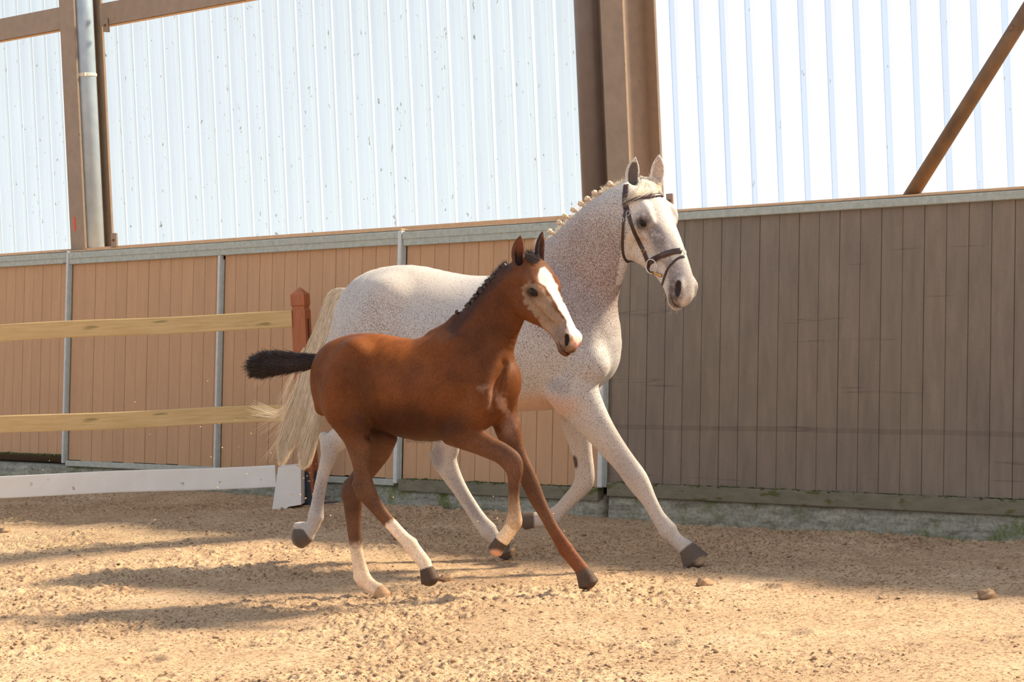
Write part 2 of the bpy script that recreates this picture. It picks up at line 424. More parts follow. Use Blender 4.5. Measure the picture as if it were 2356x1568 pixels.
# ------------------------------------------------------------ steelwork
def hcol(sc_, off0, wd, depth, z1, name, lab, cat='column'):
    r = empty(name, wp(sc_, off0, 0)); props(r, lab, cat); tk = 0.011
    mb = MB(); mb.box(wp(sc_, off0, z1/2), WT*wd/2, WN*tk, ZZ*z1/2, bev=0.002); mb.build('inner_flange', M_col, r)
    mb = MB(); mb.box(wp(sc_, off0+depth, z1/2), WT*wd/2, WN*tk, ZZ*z1/2, bev=0.002); mb.build('outer_flange', M_col, r)
    mb = MB(); mb.box(wp(sc_, off0+depth/2, z1/2), WT*0.005, WN*(depth/2-tk), ZZ*z1/2); mb.build('web', M_col, r)
    return r
c1 = hcol(0.0, 0.235, 0.19, 0.29, 7.0, 'steel_column', 'tall brown steel column behind the head of the white horse')
c2 = hcol(-6.00, 0.235, 0.20, 0.265, 7.0, 'steel_column', 'brown steel column at left with an orange paint mark')
sm, zm = on_wall(171, 515, 0.222)
mb = MB(); mb.box(wp(sm, 0.2225, zm), WT*0.012, WN*0.001, ZZ*0.055); o = mb.build('paint_mark', M_red, c2); o['label'] = 'orange red paint mark'
def pipe(px, py, off, r_, z1, mat, name, lab, joint=None):
    s, z = on_wall(px, py, off)
    root = empty(name, wp(s, off, 0)); props(root, lab, 'pipe')
    mb = MB(); mb.tube([wp(s, off, 0), wp(s, off, z1)], r_, 40); o = mb.build('pipe', mat, root, True)
    if joint:
        sj, zj = on_wall(joint[0], joint[1], off)
        mb = MB(); mb.tube([wp(s, off, zj-0.014), wp(s, off, zj-0.010), wp(s, off, zj+0.010), wp(s, off, zj+0.014)], [r_+0.001, r_+0.006, r_+0.006, r_+0.001], 40)
        mb.box(wp(s+0.07, off-0.055, zj), WT*0.02, WN*0.008, ZZ*0.014, bev=0.002)
        mb.build('pipe_clip', M_web, root)
    return root
pipe(1362, 200, 0.33, 0.094, 7.0, M_cold, 'brown_pipe', 'round dark brown downpipe left of the tall brown column')
pipe(201, 300, 0.345, 0.092, 7.0, M_galv2, 'downpipe', 'shiny galvanised downpipe at the left column', joint=(203, 172))
# purlins
def purlin(s0, s1, z0, z1, off, name, lab):
    r = empty(name, wp((s0+s1)/2, off, z0)); props(r, lab, 'beam')
    mb = MB(); mb.box(wp((s0+s1)/2, off, (z0+z1)/2), WT*(s1-s0)/2, WN*0.012, ZZ*(z1-z0)/2, bev=0.003); mb.build('beam_web', M_col, r)
    mb = MB(); mb.box(wp((s0+s1)/2, off+0.04, z0+0.006), WT*(s1-s0)/2, WN*0.05, ZZ*0.006, bev=0.002); mb.build('lower_lip', M_ledge, r)
    mb = MB(); mb.box(wp((s0+s1)/2, off+0.04, z1-0.006), WT*(s1-s0)/2, WN*0.05, ZZ*0.006, bev=0.002); mb.build('upper_lip', M_col, r)
purlin(-19.0, -6.115, 3.69, 3.87, 0.27, 'steel_beam', 'brown horizontal steel beam left of the left column')
purlin(-5.80, -0.115, 3.685, 3.865, 0.42, 'steel_beam', 'brown horizontal steel beam right of the left column')
# brackets
def bracket(px, py, off, hw, hh, lab):
    s, z = on_wall(px, py, off); r = empty('steel_bracket', wp(s, off, z-hh)); props(r, lab, 'bracket')
    mb = MB(); mb.box(wp(s, off, z), WT*hw, WN*0.004, ZZ*hh, bev=0.0015); mb.box(wp(s-hw, off+0.03, z), WT*0.004, WN*0.03, ZZ*hh, bev=0.001); mb.build('plate', M_col, r)
    mb = MB(); mb.tube([wp(s, off-0.016, z), wp(s, off-0.004, z)], 0.010, 6); mb.build('bolt', M_brace, r)
bracket(243, 58, 0.40, 0.035, 0.05, 'small bolted steel bracket under the beam beside the left column')
bracket(262, 552, 0.23, 0.036, 0.055, 'small bolted steel bracket at the foot of the left column')
bracket(1541, 462, 0.22, 0.026, 0.045, 'small brown steel bracket on the wall just behind the forehead of the white horse')
# brace
P0 = wp(*[on_wall(2088, 462, 0.25)[0], 0.25, on_wall(2088, 462, 0.25)[1]]); P1 = wp(on_wall(2352, 42, 0.25)[0], 0.25, on_wall(2352, 42, 0.25)[1])
r = empty('diagonal_brace', P0); props(r, 'rusty brown diagonal steel brace at upper right', 'brace')
mb = MB(); dv = P1-P0; mb.tube([P0-dv*0.02, P1+dv*0.5], 0.041, 28); mb.build('tube', M_brace, r, True)
mb = MB(); mb.box(P0+WT*0.0-ZZ*0.0+WN*0.01, WT*0.075, WN*0.03, ZZ*0.02, bev=0.003); mb.build('foot_plate', M_col, r)
mb = MB(); mb.tube([P1-WN*0.055-dv*0.05, P1-WN*0.03-dv*0.05], 0.016, 6); mb.build('bolt', M_brace, r)
sA, zA = on_wall(2352, 20, 0.27)
r = empty('hanging_steel_post', wp(sA+0.05, 0.33, zA)); props(r, 'end of a dark steel post above the diagonal brace at the top right corner', 'post')
mb = MB(); mb.box(wp(sA+0.06, 0.33, zA+1.2), WT*0.075, WN*0.01, ZZ*1.22, bev=0.002); mb.build('flange', M_cold, r)
mb = MB(); mb.box(wp(sA+0.06, 0.40, zA+1.2), WT*0.006, WN*0.06, ZZ*1.22); mb.build('web', M_cold, r)

# ------------------------------------------------------------ timber fence at left
YF = 16.75
def wood_mat(name, ca, cb, cknot):
    mt, n, b = new_mat(name); v = mapping(n, (1.2, 14, 14)); a = noise(n, 4, 6, v, 0.6)
    r = ramp(n, a.outputs[0], [(0.3, ca), (0.7, cb)])
    v2 = mapping(n, (1.6, 3, 9)); k = noise(n, 2.1, 3, v2, 0.5); rk = ramp(n, k.outputs[0], [(0.66, (0, 0, 0)), (0.74, (1, 1, 1))])
    c = mixc(n, r.outputs[0], cknot, rk.outputs[0]); n.links.new(c, b.inputs['Base Color'])
    b.inputs['Roughness'].default_value = 0.7; bump(n, b, a.outputs[0], 0.2, 0.004); return mt
M_wood = wood_mat('pale_treated_pine', lin(192, 160, 108), lin(212, 182, 132), lin(150, 132, 84))
M_post = simple('stained_reddish_timber', lin(152, 86, 50), lin(170, 100, 60), 8, 0.5, 0, 0.2, (6, 6, 1))
M_white = simple('white_plastic', lin(226, 222, 216), lin(236, 232, 228), 6, 0.5, 0, 0.08, spots=(14, 0.70, lin(176, 160, 140)))
M_black = simple('black_rubber', lin(40, 44, 52), lin(56, 60, 70), 12, 0.55, 0, 0.1, spots=(30, 0.68, lin(150, 128, 100)))
X = np.array([1.0, 0, 0]); Yv = np.array([0, 1.0, 0])
def frail(pa, pb, hz, th_, mat, name, lab, cat, yoff=0.0):
    A = at(*pa, YF+yoff); B = at(*pb, YF+yoff); d = B-A; L = np.linalg.norm(d); d /= L
    u = np.cross(d, Yv); u /= np.linalg.norm(u); u = -u if u[2] < 0 else u
    n_ = 30; v = []; f = []; rng = random.Random(int(pa[1]))
    ring = [(-1, -.9), (-.86, -1), (.86, -1), (1, -.9), (1, .9), (.86, 1), (-.86, 1), (-1, .9)]
    for i in range(n_+1):
        p = A+d*L*i/n_+u*0.004*math.sin(i*0.5+pa[1])
        for a, b_ in ring: v.append(p+Yv*th_/2*a+u*hz/2*b_)
    for i in range(n_):
        for k in range(8): f.append([i*8+k, i*8+(k+1) % 8, (i+1)*8+(k+1) % 8, (i+1)*8+k])
    f += [list(range(8))[::-1], [n_*8+k for k in range(8)]]
    o = mesh_obj(name, v, f, mat, None, False, (A+B)/2); props(o, lab, cat); return o
frail((-560, 791), (672, 734), 0.117, 0.045, M_wood, 'fence_rail', 'upper pale timber rail of the fence at left', 'fence rail')
frail((-560, 1000), (672, 949), 0.117, 0.045, M_wood, 'fence_rail', 'lower pale timber rail of the fence at left', 'fence rail')
o = frail((-560, 1141), (634, 1094), 0.150, 0.03, M_white, 'arena_board', 'long low white arena board under the timber fence rails', 'arena board')
mb = MB()
# post
pr = empty('fence_post', at(714, 1164, YF+0.02)); props(pr, 'reddish square fence post with a pointed top in a black foot', 'fence post')
Pt = at(690, 672, YF+0.02); Pb = at(714, 1160, YF+0.02); ax = (Pt-Pb); axl = np.linalg.norm(ax)
rot = math.radians(-33); ex = np.array([math.cos(rot), math.sin(rot), 0]); ey = np.array([-math.sin(rot), math.cos(rot), 0])
ex = np.array([math.cos(math.radians(-19)), math.sin(math.radians(-19)), 0]); ey = np.array([-ex[1], ex[0], 0]); hw = 0.051
v = []; f = []
lev = [(0.0, 1), (0.875, 1), (0.885, 0.90), (0.900, 0.90), (0.91, 1.0), (0.975, 1.0), (0.985, 0.97)]
lev = [(0.0, 1), (0.915, 1), (0.922, 0.88), (0.934, 0.88), (0.940, 1.0), (0.990, 1.0)]
for t_, k in lev:
    c = Pb+ax*t_
    for a, b_ in ((-1, -1), (1, -1), (1, 1), (-1, 1)): v.append(c+ex*hw*k*a+ey*hw*k*b_)
for i in range(len(lev)-1):
    for k in range(4): f.append([i*4+k, i*4+(k+1) % 4, (i+1)*4+(k+1) % 4, (i+1)*4+k])
n0 = len(v); v.append(Pb+ax*1.025); L0 = (len(lev)-1)*4
for k in range(4): f.append([L0+k, L0+(k+1) % 4, n0])
mesh_obj('post', v, f, M_post, pr)
M_slot = simple('dark_slot', lin(70, 34, 20), lin(80, 40, 24), 20, 0.8)
for (ta, tb) in ((0.755, 0.875), (0.30, 0.41)):
    mb = MB(); mb.box(Pb+ax*(ta+tb)/2+ex*(hw+0.0005), ex*0.001, ey*0.011, ax*(tb-ta)/2); mb.build('rail_slot', M_slot, pr)
mb = MB()
A = at(716, 1166, YF+0.02); A[2] = -0.02
Bt = at(711, 1082, YF+0.02)
mb.tube([A, A*0.15+Bt*0.85, Bt, Bt+np.array([0, 0, .002])], [0.066, 0.058, 0.054, 0.040], 28)
mb.box(A+X*0.13+ZZ*0.035, X*0.06, Yv*0.05, ZZ*0.012, bev=0.004)
o = mb.build('post_foot', M_black, pr, False)
# white plinth (tapered block with a foot arch)
v = [at(*p, YF-0.15) for p in ((640, 1074), (680, 1070), (692, 1078), (693, 1160), (664, 1165), (657, 1171), (626, 1172))]
bk = [p+np.array([0.02, 0.16, 0.0]) for p in v]
n_ = len(v); f = [list(range(n_))[::-1], [n_+i for i in range(n_)]]+[[i, (i+1) % n_, n_+(i+1) % n_, n_+i] for i in range(n_)]
props(mesh_obj('plinth_block', v+bk, f, M_white, None, False, at(660, 1172, YF)), 'white tapered plastic block at the right end of the low arena board', 'plinth block')
# ------------------------------------------------------------ sand floor
def sand_h(x, y):
    h = 0.030*(vnoise(x*0.9+3, y*0.9+8)-.5)+0.030*(vnoise(x*2.6+31, y*2.0+5)-.5)
    r = 1-np.abs(2*vnoise(x*5.5+9, y*5.0+70)-1); h = h+0.009*(r-.5)
    m_ = sstep(0.40, 0.66, vnoise(x*1.7+90, y*1.7+14))
    a = vnoise(x*13+5, y*11+2); b = vnoise(x*27+50, y*23+33); c = vnoise(x*58+17, y*50+61)
    cl = sstep(0.50, 0.80, a*0.45+b*0.55)
    h = h+(0.25+0.95*m_)*(0.007*cl+0.011*(b-.5)+0.015*(c-.5)+0.007*(vnoise(x*105+7,y*90+3)-.5))
    return h
_hp = np.random.default_rng(12)
HOOF = [(x_, y_, _hp.uniform(0.05, 0.075), _hp.uniform(0.012, 0.028)) for x_, y_ in
        zip(_hp.uniform(-4, 4.5, 150), _hp.uniform(8.7, 15.5, 150))]
def sand_full(x, y):
    h = sand_h(x, y)
    for hx, hy, hr, hd in HOOF:
        s_ = (np.abs(x-hx) < hr*3) & (np.abs(y-hy) < hr*3)
        if s_.any():
            d = np.hypot(x[s_]-hx, (y[s_]-hy)*0.9)/hr
            h[s_] += -hd*np.exp(-(d**3))+hd*0.45*np.exp(-((d-1.5)/0.42)**2)
    dist = (x-B0[0])*WN[0]+(y-B0[1])*WN[1]          # sand banks up a little at the wall
    h = h*np.where(dist > -0.05, 0.6, 1)+0.03*sstep(-0.5, -0.02, dist)*np.where(x < -0.5, 1.0, 0.4)
    return h
ys = [8.55]
while ys[-1] < 20.5: ys.append(ys[-1]+0.0086*(ys[-1]/9.0)**1.6)
ys = np.array(ys); us = np.linspace(-1.12, 1.12, 820)
U, Yg = np.meshgrid(us, ys); Xg = U*(Yg*0.215+0.10)
Hg = sand_full(Xg.ravel(), Yg.ravel()).reshape(Xg.shape)
Vg = np.stack([Xg, Yg, Hg], -1)
# far margins: the same sheet stretched out to the rest of the hall
def pad(V_):
    L_ = V_[:, :1].copy(); L_[..., 0] = -26; L_[..., 2] = 0; R_ = V_[:, -1:].copy(); R_[..., 0] = 26; R_[..., 2] = 0
    return np.concatenate([L_, V_, R_], 1)
Vg = pad(Vg)
n1 = Vg[:1].copy(); n1[..., 1] = -16; n1[..., 2] = 0; n1[0, :, 0] = np.linspace(-26, 26, n1.shape[1])
n2 = Vg[-1:].copy(); n2[..., 1] = 40; n2[..., 2] = 0
Vg = np.concatenate([n1, Vg, n2], 0)
R_, C_ = Vg.shape[:2]; idx = np.arange(R_*C_).reshape(R_, C_)
Fg = np.stack([idx[:-1, :-1], idx[:-1, 1:], idx[1:, 1:], idx[1:, :-1]], -1).reshape(-1, 4)
def sand_mat():
    mt, n, b = new_mat('riding_ring_sand'); v = mapping(n, (1, 1, 1))
    a = noise(n, 1.3, 5, v, 0.6); r = ramp(n, a.outputs[0], [(0.3, lin(196, 164, 132)), (0.55, lin(216, 185, 151)), (0.75, lin(228, 200, 168))])
    g = noise(n, 22, 6, v, 0.75); rg = ramp(n, g.outputs[0], [(0.30, (0.50, 0.46, 0.44)), (0.44, (0.86, 0.84, 0.82)), (0.60, (1.0, 1.0, 1.0)), (0.80, (1.12, 1.12, 1.12))])
    c = mixc(n, r.outputs[0], rg.outputs[0], 0.9, 'MULTIPLY')
    f = noise(n, 190, 3, v, 0.7); rf = ramp(n, f.outputs[0], [(0.3, (0.78, 0.77, 0.76)), (0.7, (1.12, 1.12, 1.12))])
    c = mixc(n, c, rf.outputs[0], 0.8, 'MULTIPLY')
    sp = noise(n, 62, 3, mapping(n, (1, 0.8, 1)), 0.6); rsp = ramp(n, sp.outputs[0], [(0.33, (0.26, 0.20, 0.17)), (0.41, (0.60, 0.53, 0.48)), (0.47, (1, 1, 1))])
    c = mixc(n, c, rsp.outputs[0], 0.85, 'MULTIPLY')
    n.links.new(c, b.inputs['Base Color']); b.inputs['Roughness'].default_value = 0.95; b.inputs['Specular IOR Level'].default_value = 0.15
    h = N(n, 'ShaderNodeMath', operation='ADD'); n.links.new(g.outputs[0], h.inputs[0]); n.links.new(f.outputs[0], h.inputs[1])
    bump(n, b, h.outputs[0], 0.7, 0.012); return mt
M_sand = sand_mat()
fl = mesh_obj('floor', Vg.reshape(-1, 3), Fg, M_sand, None, True, (0, 12, 0)); props(fl, 'loose churned tan sand of the riding ring', kind='structure')
# crumbs of sand lying about (nobody could count them)
M_crumb = simple('moist_sand_crumb', lin(112, 88, 66), lin(196, 162, 128), 14, 0.95, 0, 0.4)
ico = None
def ico_verts():
    t = (1+5**.5)/2
    v = np.array([(-1,t,0),(1,t,0),(-1,-t,0),(1,-t,0),(0,-1,t),(0,1,t),(0,-1,-t),(0,1,-t),(t,0,-1),(t,0,1),(-t,0,-1),(-t,0,1)], float)
    v /= np.linalg.norm(v[0])
    f = np.array([(0,11,5),(0,5,1),(0,1,7),(0,7,10),(0,10,11),(1,5,9),(5,11,4),(11,10,2),(10,7,6),(7,1,8),(3,9,4),(3,4,2),(3,2,6),(3,6,8),(3,8,9),(4,9,5),(2,4,11),(6,2,10),(8,6,7),(9,8,1)])
    return v, f
IV, IF = ico_verts()
rg = np.random.default_rng(5)
NC = 16000
cy = 8.7+(rg.random(NC)**1.5)*7.5; cx = (rg.random(NC)*2-1)*(cy*0.215+0.15)
keep = vnoise(cx*1.7+90, cy*1.7+14)+0.25*rg.random(NC) > 0.5
keep &= ((cx-B0[0])*WN[0]+(cy-B0[1])*WN[1]) < -0.06
cx = cx[keep]; cy = cy[keep]; n_ = len(cx)
cz = sand_full(cx.copy(), cy.copy()); rr_ = 0.0025+0.008*rg.random(n_)**7
jit = IV[None]*(1+0.30*rg.standard_normal((n_, 12, 1)))
V3 = jit*rr_[:, None, None]*np.array([1.25, 1.1, 0.75])+np.stack([cx, cy, cz+rr_*0.25], -1)[:, None]
F3 = (IF[None]+12*np.arange(n_)[:, None, None]).reshape(-1, 3)
props(mesh_obj('sand_crumbs', V3.reshape(-1, 3), F3, M_crumb, None, False, (0, 11, 0)), 'small crumbs of damp sand strewn over the riding ring', 'sand', kind='stuff')
# single larger clods
def clod(px, py, r_, lab):
    P = ground(px, py); P[2] = float(sand_full(np.array([P[0]]), np.array([P[1]]))[0])
    rng = random.Random(int(px)); bm_v = []; 
    n1_, n2_ = 10, 14; v = []; f = []
    for i in range(1, n1_):
        th = math.pi*i/n1_
        for k in range(n2_):
            ph = 2*math.pi*k/n2_; d = np.array([math.sin(th)*math.cos(ph), math.sin(th)*math.sin(ph), math.cos(th)])
            q = 1+0.22*math.sin(3*ph+th*2+px)+0.16*math.sin(5*th+2*ph+py)+rng.uniform(-.07, .07)
            v.append(P+d*r_*q*np.array([1.2, 1, .72])+ZZ*r_*0.35)
    v += [P+ZZ*r_*1.0, P-ZZ*r_*0.3]; T_, Bm = len(v)-2, len(v)-1
    for i in range(n1_-2):
        for k in range(n2_): f.append([i*n2_+k, i*n2_+(k+1) % n2_, (i+1)*n2_+(k+1) % n2_, (i+1)*n2_+k])
    for k in range(n2_): f.append([T_, (k+1) % n2_, k]); f.append([Bm, (n1_-2)*n2_+k, (n1_-2)*n2_+(k+1) % n2_])
    o = mesh_obj('sand_clod', v, f, M_crumb, None, True, P); props(o, lab, 'clod', 'larger clods on the sand'); return o
clod(1620, 1345, 0.034, 'round brown clod on the sand below the leading front hoof of the white horse')
clod(2272, 1374, 0.036, 'greenish grey clod near the right edge of the sand')
clod(10, 1228, 0.035, 'dark clod at the left edge of the sand, below the white arena board')
clod(1025, 1330, 0.028, 'dark clod just right of the near hind hoof of the foal')
clod(440, 1194, 0.020, 'small clod on the pale sand below the white arena board')
clod(2308, 1315, 0.022, 'small clod by the concrete base at far right')

# ------------------------------------------------------------ implicit bodies
class Tube:
    def __init__(s, pts, rU, rW, W, k=0.03, cap=1.0, sub=False, tag='', fine=4):
        pts = np.asarray(pts, float); rU = np.asarray(rU, float); rW = np.asarray(rW, float)
        if len(pts) > 2 and fine > 1:                      # Catmull-Rom resampling
            def cr(A):
                A = np.asarray(A, float); E = np.concatenate([[2*A[0]-A[1]], A, [2*A[-1]-A[-2]]]); o_ = []
                for i in range(len(A)-1):
                    p0, p1, p2, p3 = E[i:i+4]
                    for j in range(fine):
                        t = j/fine; o_.append(0.5*((2*p1)+(p2-p0)*t+(2*p0-5*p1+4*p2-p3)*t*t+(3*p1-p0-3*p2+p3)*t**3))
                o_.append(A[-1]); return np.array(o_)
            pts = cr(pts); rU = np.maximum(cr(rU), 1e-3); rW = np.maximum(cr(rW), 1e-3)
        s.p = pts; s.u = rU; s.w = rW; s.W = np.asarray(W, float)/np.linalg.norm(W); s.k = k; s.cap = cap; s.sub = sub; s.tag = tag
    def bounds(s, pad):
        r = np.maximum(s.u, s.w)[:, None]+pad
        return (s.p-r).min(0), (s.p+r).max(0)
    def seg(s, i, P):
        a = s.p[i]; b = s.p[i+1]; d = b-a; L = max(np.linalg.norm(d), 1e-6); T = d/L
        Wd = s.W-T*(s.W@T); Wd /= np.linalg.norm(Wd); Ud = np.cross(T, Wd)
        q = P-a; tl = q@T; t = np.clip(tl/L, 0, 1)
        qw = q@Wd; qu = q@Ud; qt = tl-t*L
        ru = s.u[i]+(s.u[i+1]-s.u[i])*t; rw = s.w[i]+(s.w[i+1]-s.w[i])*t
        end = (i == 0, i == len(s.p)-2)
        rt = np.minimum(ru, rw)
        if s.cap < 1 and (end[0] or end[1]): rt = rt*s.cap
        k = np.sqrt((qw/rw)**2+(qu/ru)**2+(qt/rt)**2)+1e-9
        n_ = np.sqrt(qw*qw+qu*qu+qt*qt)
        d = n_*(1-1/k)
        return np.where(k < 1, np.maximum(d, -np.minimum(ru, rw)*1.0)+0*(k), d) if False else np.where(k < 0.25, -np.minimum(ru, rw)*(1-k), d)
    def eval(s, P):
        D = None
        for i in range(len(s.p)-1):
            d = s.seg(i, P); D = d if D is None else np.minimum(D, d)
        return D
def build_body(tubes, h, pad=0.03):
    lo = np.min([t.bounds(pad)[0] for t in tubes if not t.sub], 0); hi = np.max([t.bounds(pad)[1] for t in tubes if not t.sub], 0)
    n_ = np.ceil((hi-lo)/h).astype(int)+1
    D = np.full(n_, 0.5, np.float32)
    ax = [lo[i]+h*np.arange(n_[i]) for i in range(3)]
    for t in tubes:
        pd = 0.02+t.k
        a, b = t.bounds(pd)
        i0 = np.clip(((a-lo)/h).astype(int), 0, n_-1); i1 = np.clip(((b-lo)/h).astype(int)+2, 1, n_)
        if (i1 <= i0).any(): continue
        L = np.full(i1-i0, 0.5, np.float32)
        for i in range(len(t.p)-1):
            r_ = max(t.u[i:i+2].max(), t.w[i:i+2].max())+pd
            sa = np.minimum(t.p[i], t.p[i+1])-r_; sb = np.maximum(t.p[i], t.p[i+1])+r_
            j0 = np.clip(((sa-lo)/h).astype(int), i0, i1-1); j1 = np.clip(((sb-lo)/h).astype(int)+2, j0+1, i1)
            g = np.stack(np.meshgrid(*[ax[c][j0[c]:j1[c]].astype(np.float32) for c in range(3)], indexing='ij'), -1)
            d = t.seg(i, g).astype(np.float32)
            sl_ = tuple(slice(j0[c]-i0[c], j1[c]-i0[c]) for c in range(3))
            L[sl_] = np.minimum(L[sl_], d)
        sl_ = tuple(slice(i0[c], i1[c]) for c in range(3)); G = D[sl_]; k = t.k
        if t.sub:
            hh = np.maximum(k-np.abs(-L-G), 0)/k; D[sl_] = np.maximum(G, -L)+hh*hh*k*0.25
        else:
            hh = np.maximum(k-np.abs(L-G), 0)/k; D[sl_] = np.minimum(G, L)-hh*hh*k*0.25
    # naive surface nets
    S = D < 0
    nx, ny, nz = n_
    c = S[:-1,:-1,:-1].astype(np.int8)
    for dx in (0, 1):
        for dy in (0, 1):
            for dz in (0, 1):
                if dx+dy+dz: c = c+S[dx:nx-1+dx, dy:ny-1+dy, dz:nz-1+dz]
    act = (c > 0) & (c < 8); I = np.argwhere(act); vid = np.full(act.shape, -1, np.int64); vid[act] = np.arange(len(I))
    acc = np.zeros((len(I), 3)); cnt = np.zeros(len(I))
    corners = [(a, b, d_) for a in (0, 1) for b in (0, 1) for d_ in (0, 1)]
    for A in corners:
        for axi in range(3):
            if A[axi]: continue
            B = list(A); B[axi] = 1
            da = D[I[:,0]+A[0], I[:,1]+A[1], I[:,2]+A[2]]; db = D[I[:,0]+B[0], I[:,1]+B[1], I[:,2]+B[2]]
            m_ = (da < 0) != (db < 0); t = np.where(m_, da/(da-db+1e-12), 0)
            pt = np.tile(np.array(A, float), (len(I), 1)); pt[:, axi] += t
            acc[m_] += pt[m_]; cnt[m_] += 1
    V = lo+h*(I+acc/cnt[:, None])
    F = []
    for axi in range(3):
        o1, o2 = [(1, 2), (2, 0), (0, 1)][axi]
        sh = [nx, ny, nz]; sl0 = [slice(0, None)]*3; sl1 = [slice(0, None)]*3
        sl0[axi] = slice(0, -1); sl1[axi] = slice(1, None)
        e = S[tuple(sl0)] != S[tuple(sl1)]; fl_ = S[tuple(sl0)]
        E_ = np.argwhere(e)
        ok = (E_[:, o1] > 0) & (E_[:, o2] > 0) & (E_[:, o1] < sh[o1]-1) & (E_[:, o2] < sh[o2]-1); E_ = E_[ok]
        def cell(d1, d2):
            q = E_.copy(); q[:, o1] -= d1; q[:, o2] -= d2; return vid[q[:,0], q[:,1], q[:,2]]
        a, b, c_, d_ = cell(1, 1), cell(0, 1), cell(0, 0), cell(1, 0)
        inside = fl_[E_[:,0], E_[:,1], E_[:,2]]
        quad = np.stack([a, b, c_, d_], -1); quad[~inside] = quad[~inside][:, ::-1]; F.append(quad)
    F = np.concatenate(F); F = F[(F >= 0).all(1)]
    # a little relaxing
    for it in range(2):
        A_ = np.zeros_like(V); c2 = np.zeros(len(V))
        for a, b in ((0, 1), (1, 2), (2, 3), (3, 0)):
            for p_, q_ in ((a, b), (b, a)):
                for ch in range(3): A_[:, ch] += np.bincount(F[:, p_], V[F[:, q_], ch], len(V))
                c2 += np.bincount(F[:, p_], minlength=len(V))
        V = V*0.5+0.5*A_/np.maximum(c2, 1)[:, None]
    return V, F

class Horse:
    """stations are read off as pixel points lying on planes parallel to the animal's own median plane"""
    def __init__(s, ref, Y, yaw):
        s.P0 = at(ref[0], ref[1], Y); s.yaw = math.radians(yaw)
        s.Hd = np.array([math.cos(s.yaw), -math.sin(s.yaw), 0]); s.W = np.array([math.sin(s.yaw), math.cos(s.yaw), 0]); s.t = []
    def pt(s, px, py, off=0.0):
        d = ray(px, py); k = (s.W@(s.P0-CAM)+off)/(s.W@d); return CAM+d*k
    def tube(s, st, off=0.0, wr=0.85, k=0.03, **kw):
        """st rows: px, py, r_px [, r_lateral_m [, off]]"""
        P = []; U = []; Wl = []
        for r in st:
            o_ = r[4] if len(r) > 4 else off; p = s.pt(r[0], r[1], o_); sc_ = p[1]/FPX
            P.append(p); U.append(r[2]*sc_); Wl.append(r[3] if len(r) > 3 and r[3] is not None else r[2]*sc_*wr)
        if kw.get('tag') == 'hoof':
            P = [P[0]-(P[1]-P[0])*0.22]+P; U = [U[0]*.62]+U; Wl = [Wl[0]*.50]+Wl; U[1] *= .92; Wl[1] *= .80; k = 0.012
        t = Tube(P, U, Wl, kw.pop('Wv', s.W), k, **kw); s.t.append(t); return t
    def section(s, rows, k=0.05, **kw):
        """rows: (top px, py), (bottom px, py), lateral m"""
        P = []; U = []; Wl = []
        for a, b, l in rows:
            pa = s.pt(*a); pb = s.pt(*b); P.append((pa+pb)/2); U.append(np.linalg.norm(pa-pb)/2); Wl.append(l)
        t = Tube(P, U, Wl, s.W, k, **kw); s.t.append(t); return t
class Head:
    """a, f, l: down the face, towards the forehead side, to the animal's left"""
    def __init__(s, R, P, sc_): s.R = np.array(R); s.P = np.array(P); s.sv = np.array(sc_, float); s.s = float(s.sv.mean())
    def w(s, a, f, l): return s.P+s.R@(np.array([a, f, l])*s.sv)
    def loc(s, X): return ((X-s.P)@s.R)/s.sv
    def atpx(s, px, py, l):
        d = ray(px, py); n_ = s.R[:, 2]; k = (n_@(s.P-CAM)+l*s.sv[2])/(n_@d); return CAM+d*k
    def tube(s, tubes, st, k=0.02, **kw):
        """st rows: a, f, l, r_forward, r_lateral"""
        t = Tube([s.w(*r[:3]) for r in st], [r[3]*s.sv[1] for r in st], [r[4]*s.sv[2] for r in st], s.R[:, 2], k, **kw); tubes.append(t); return t
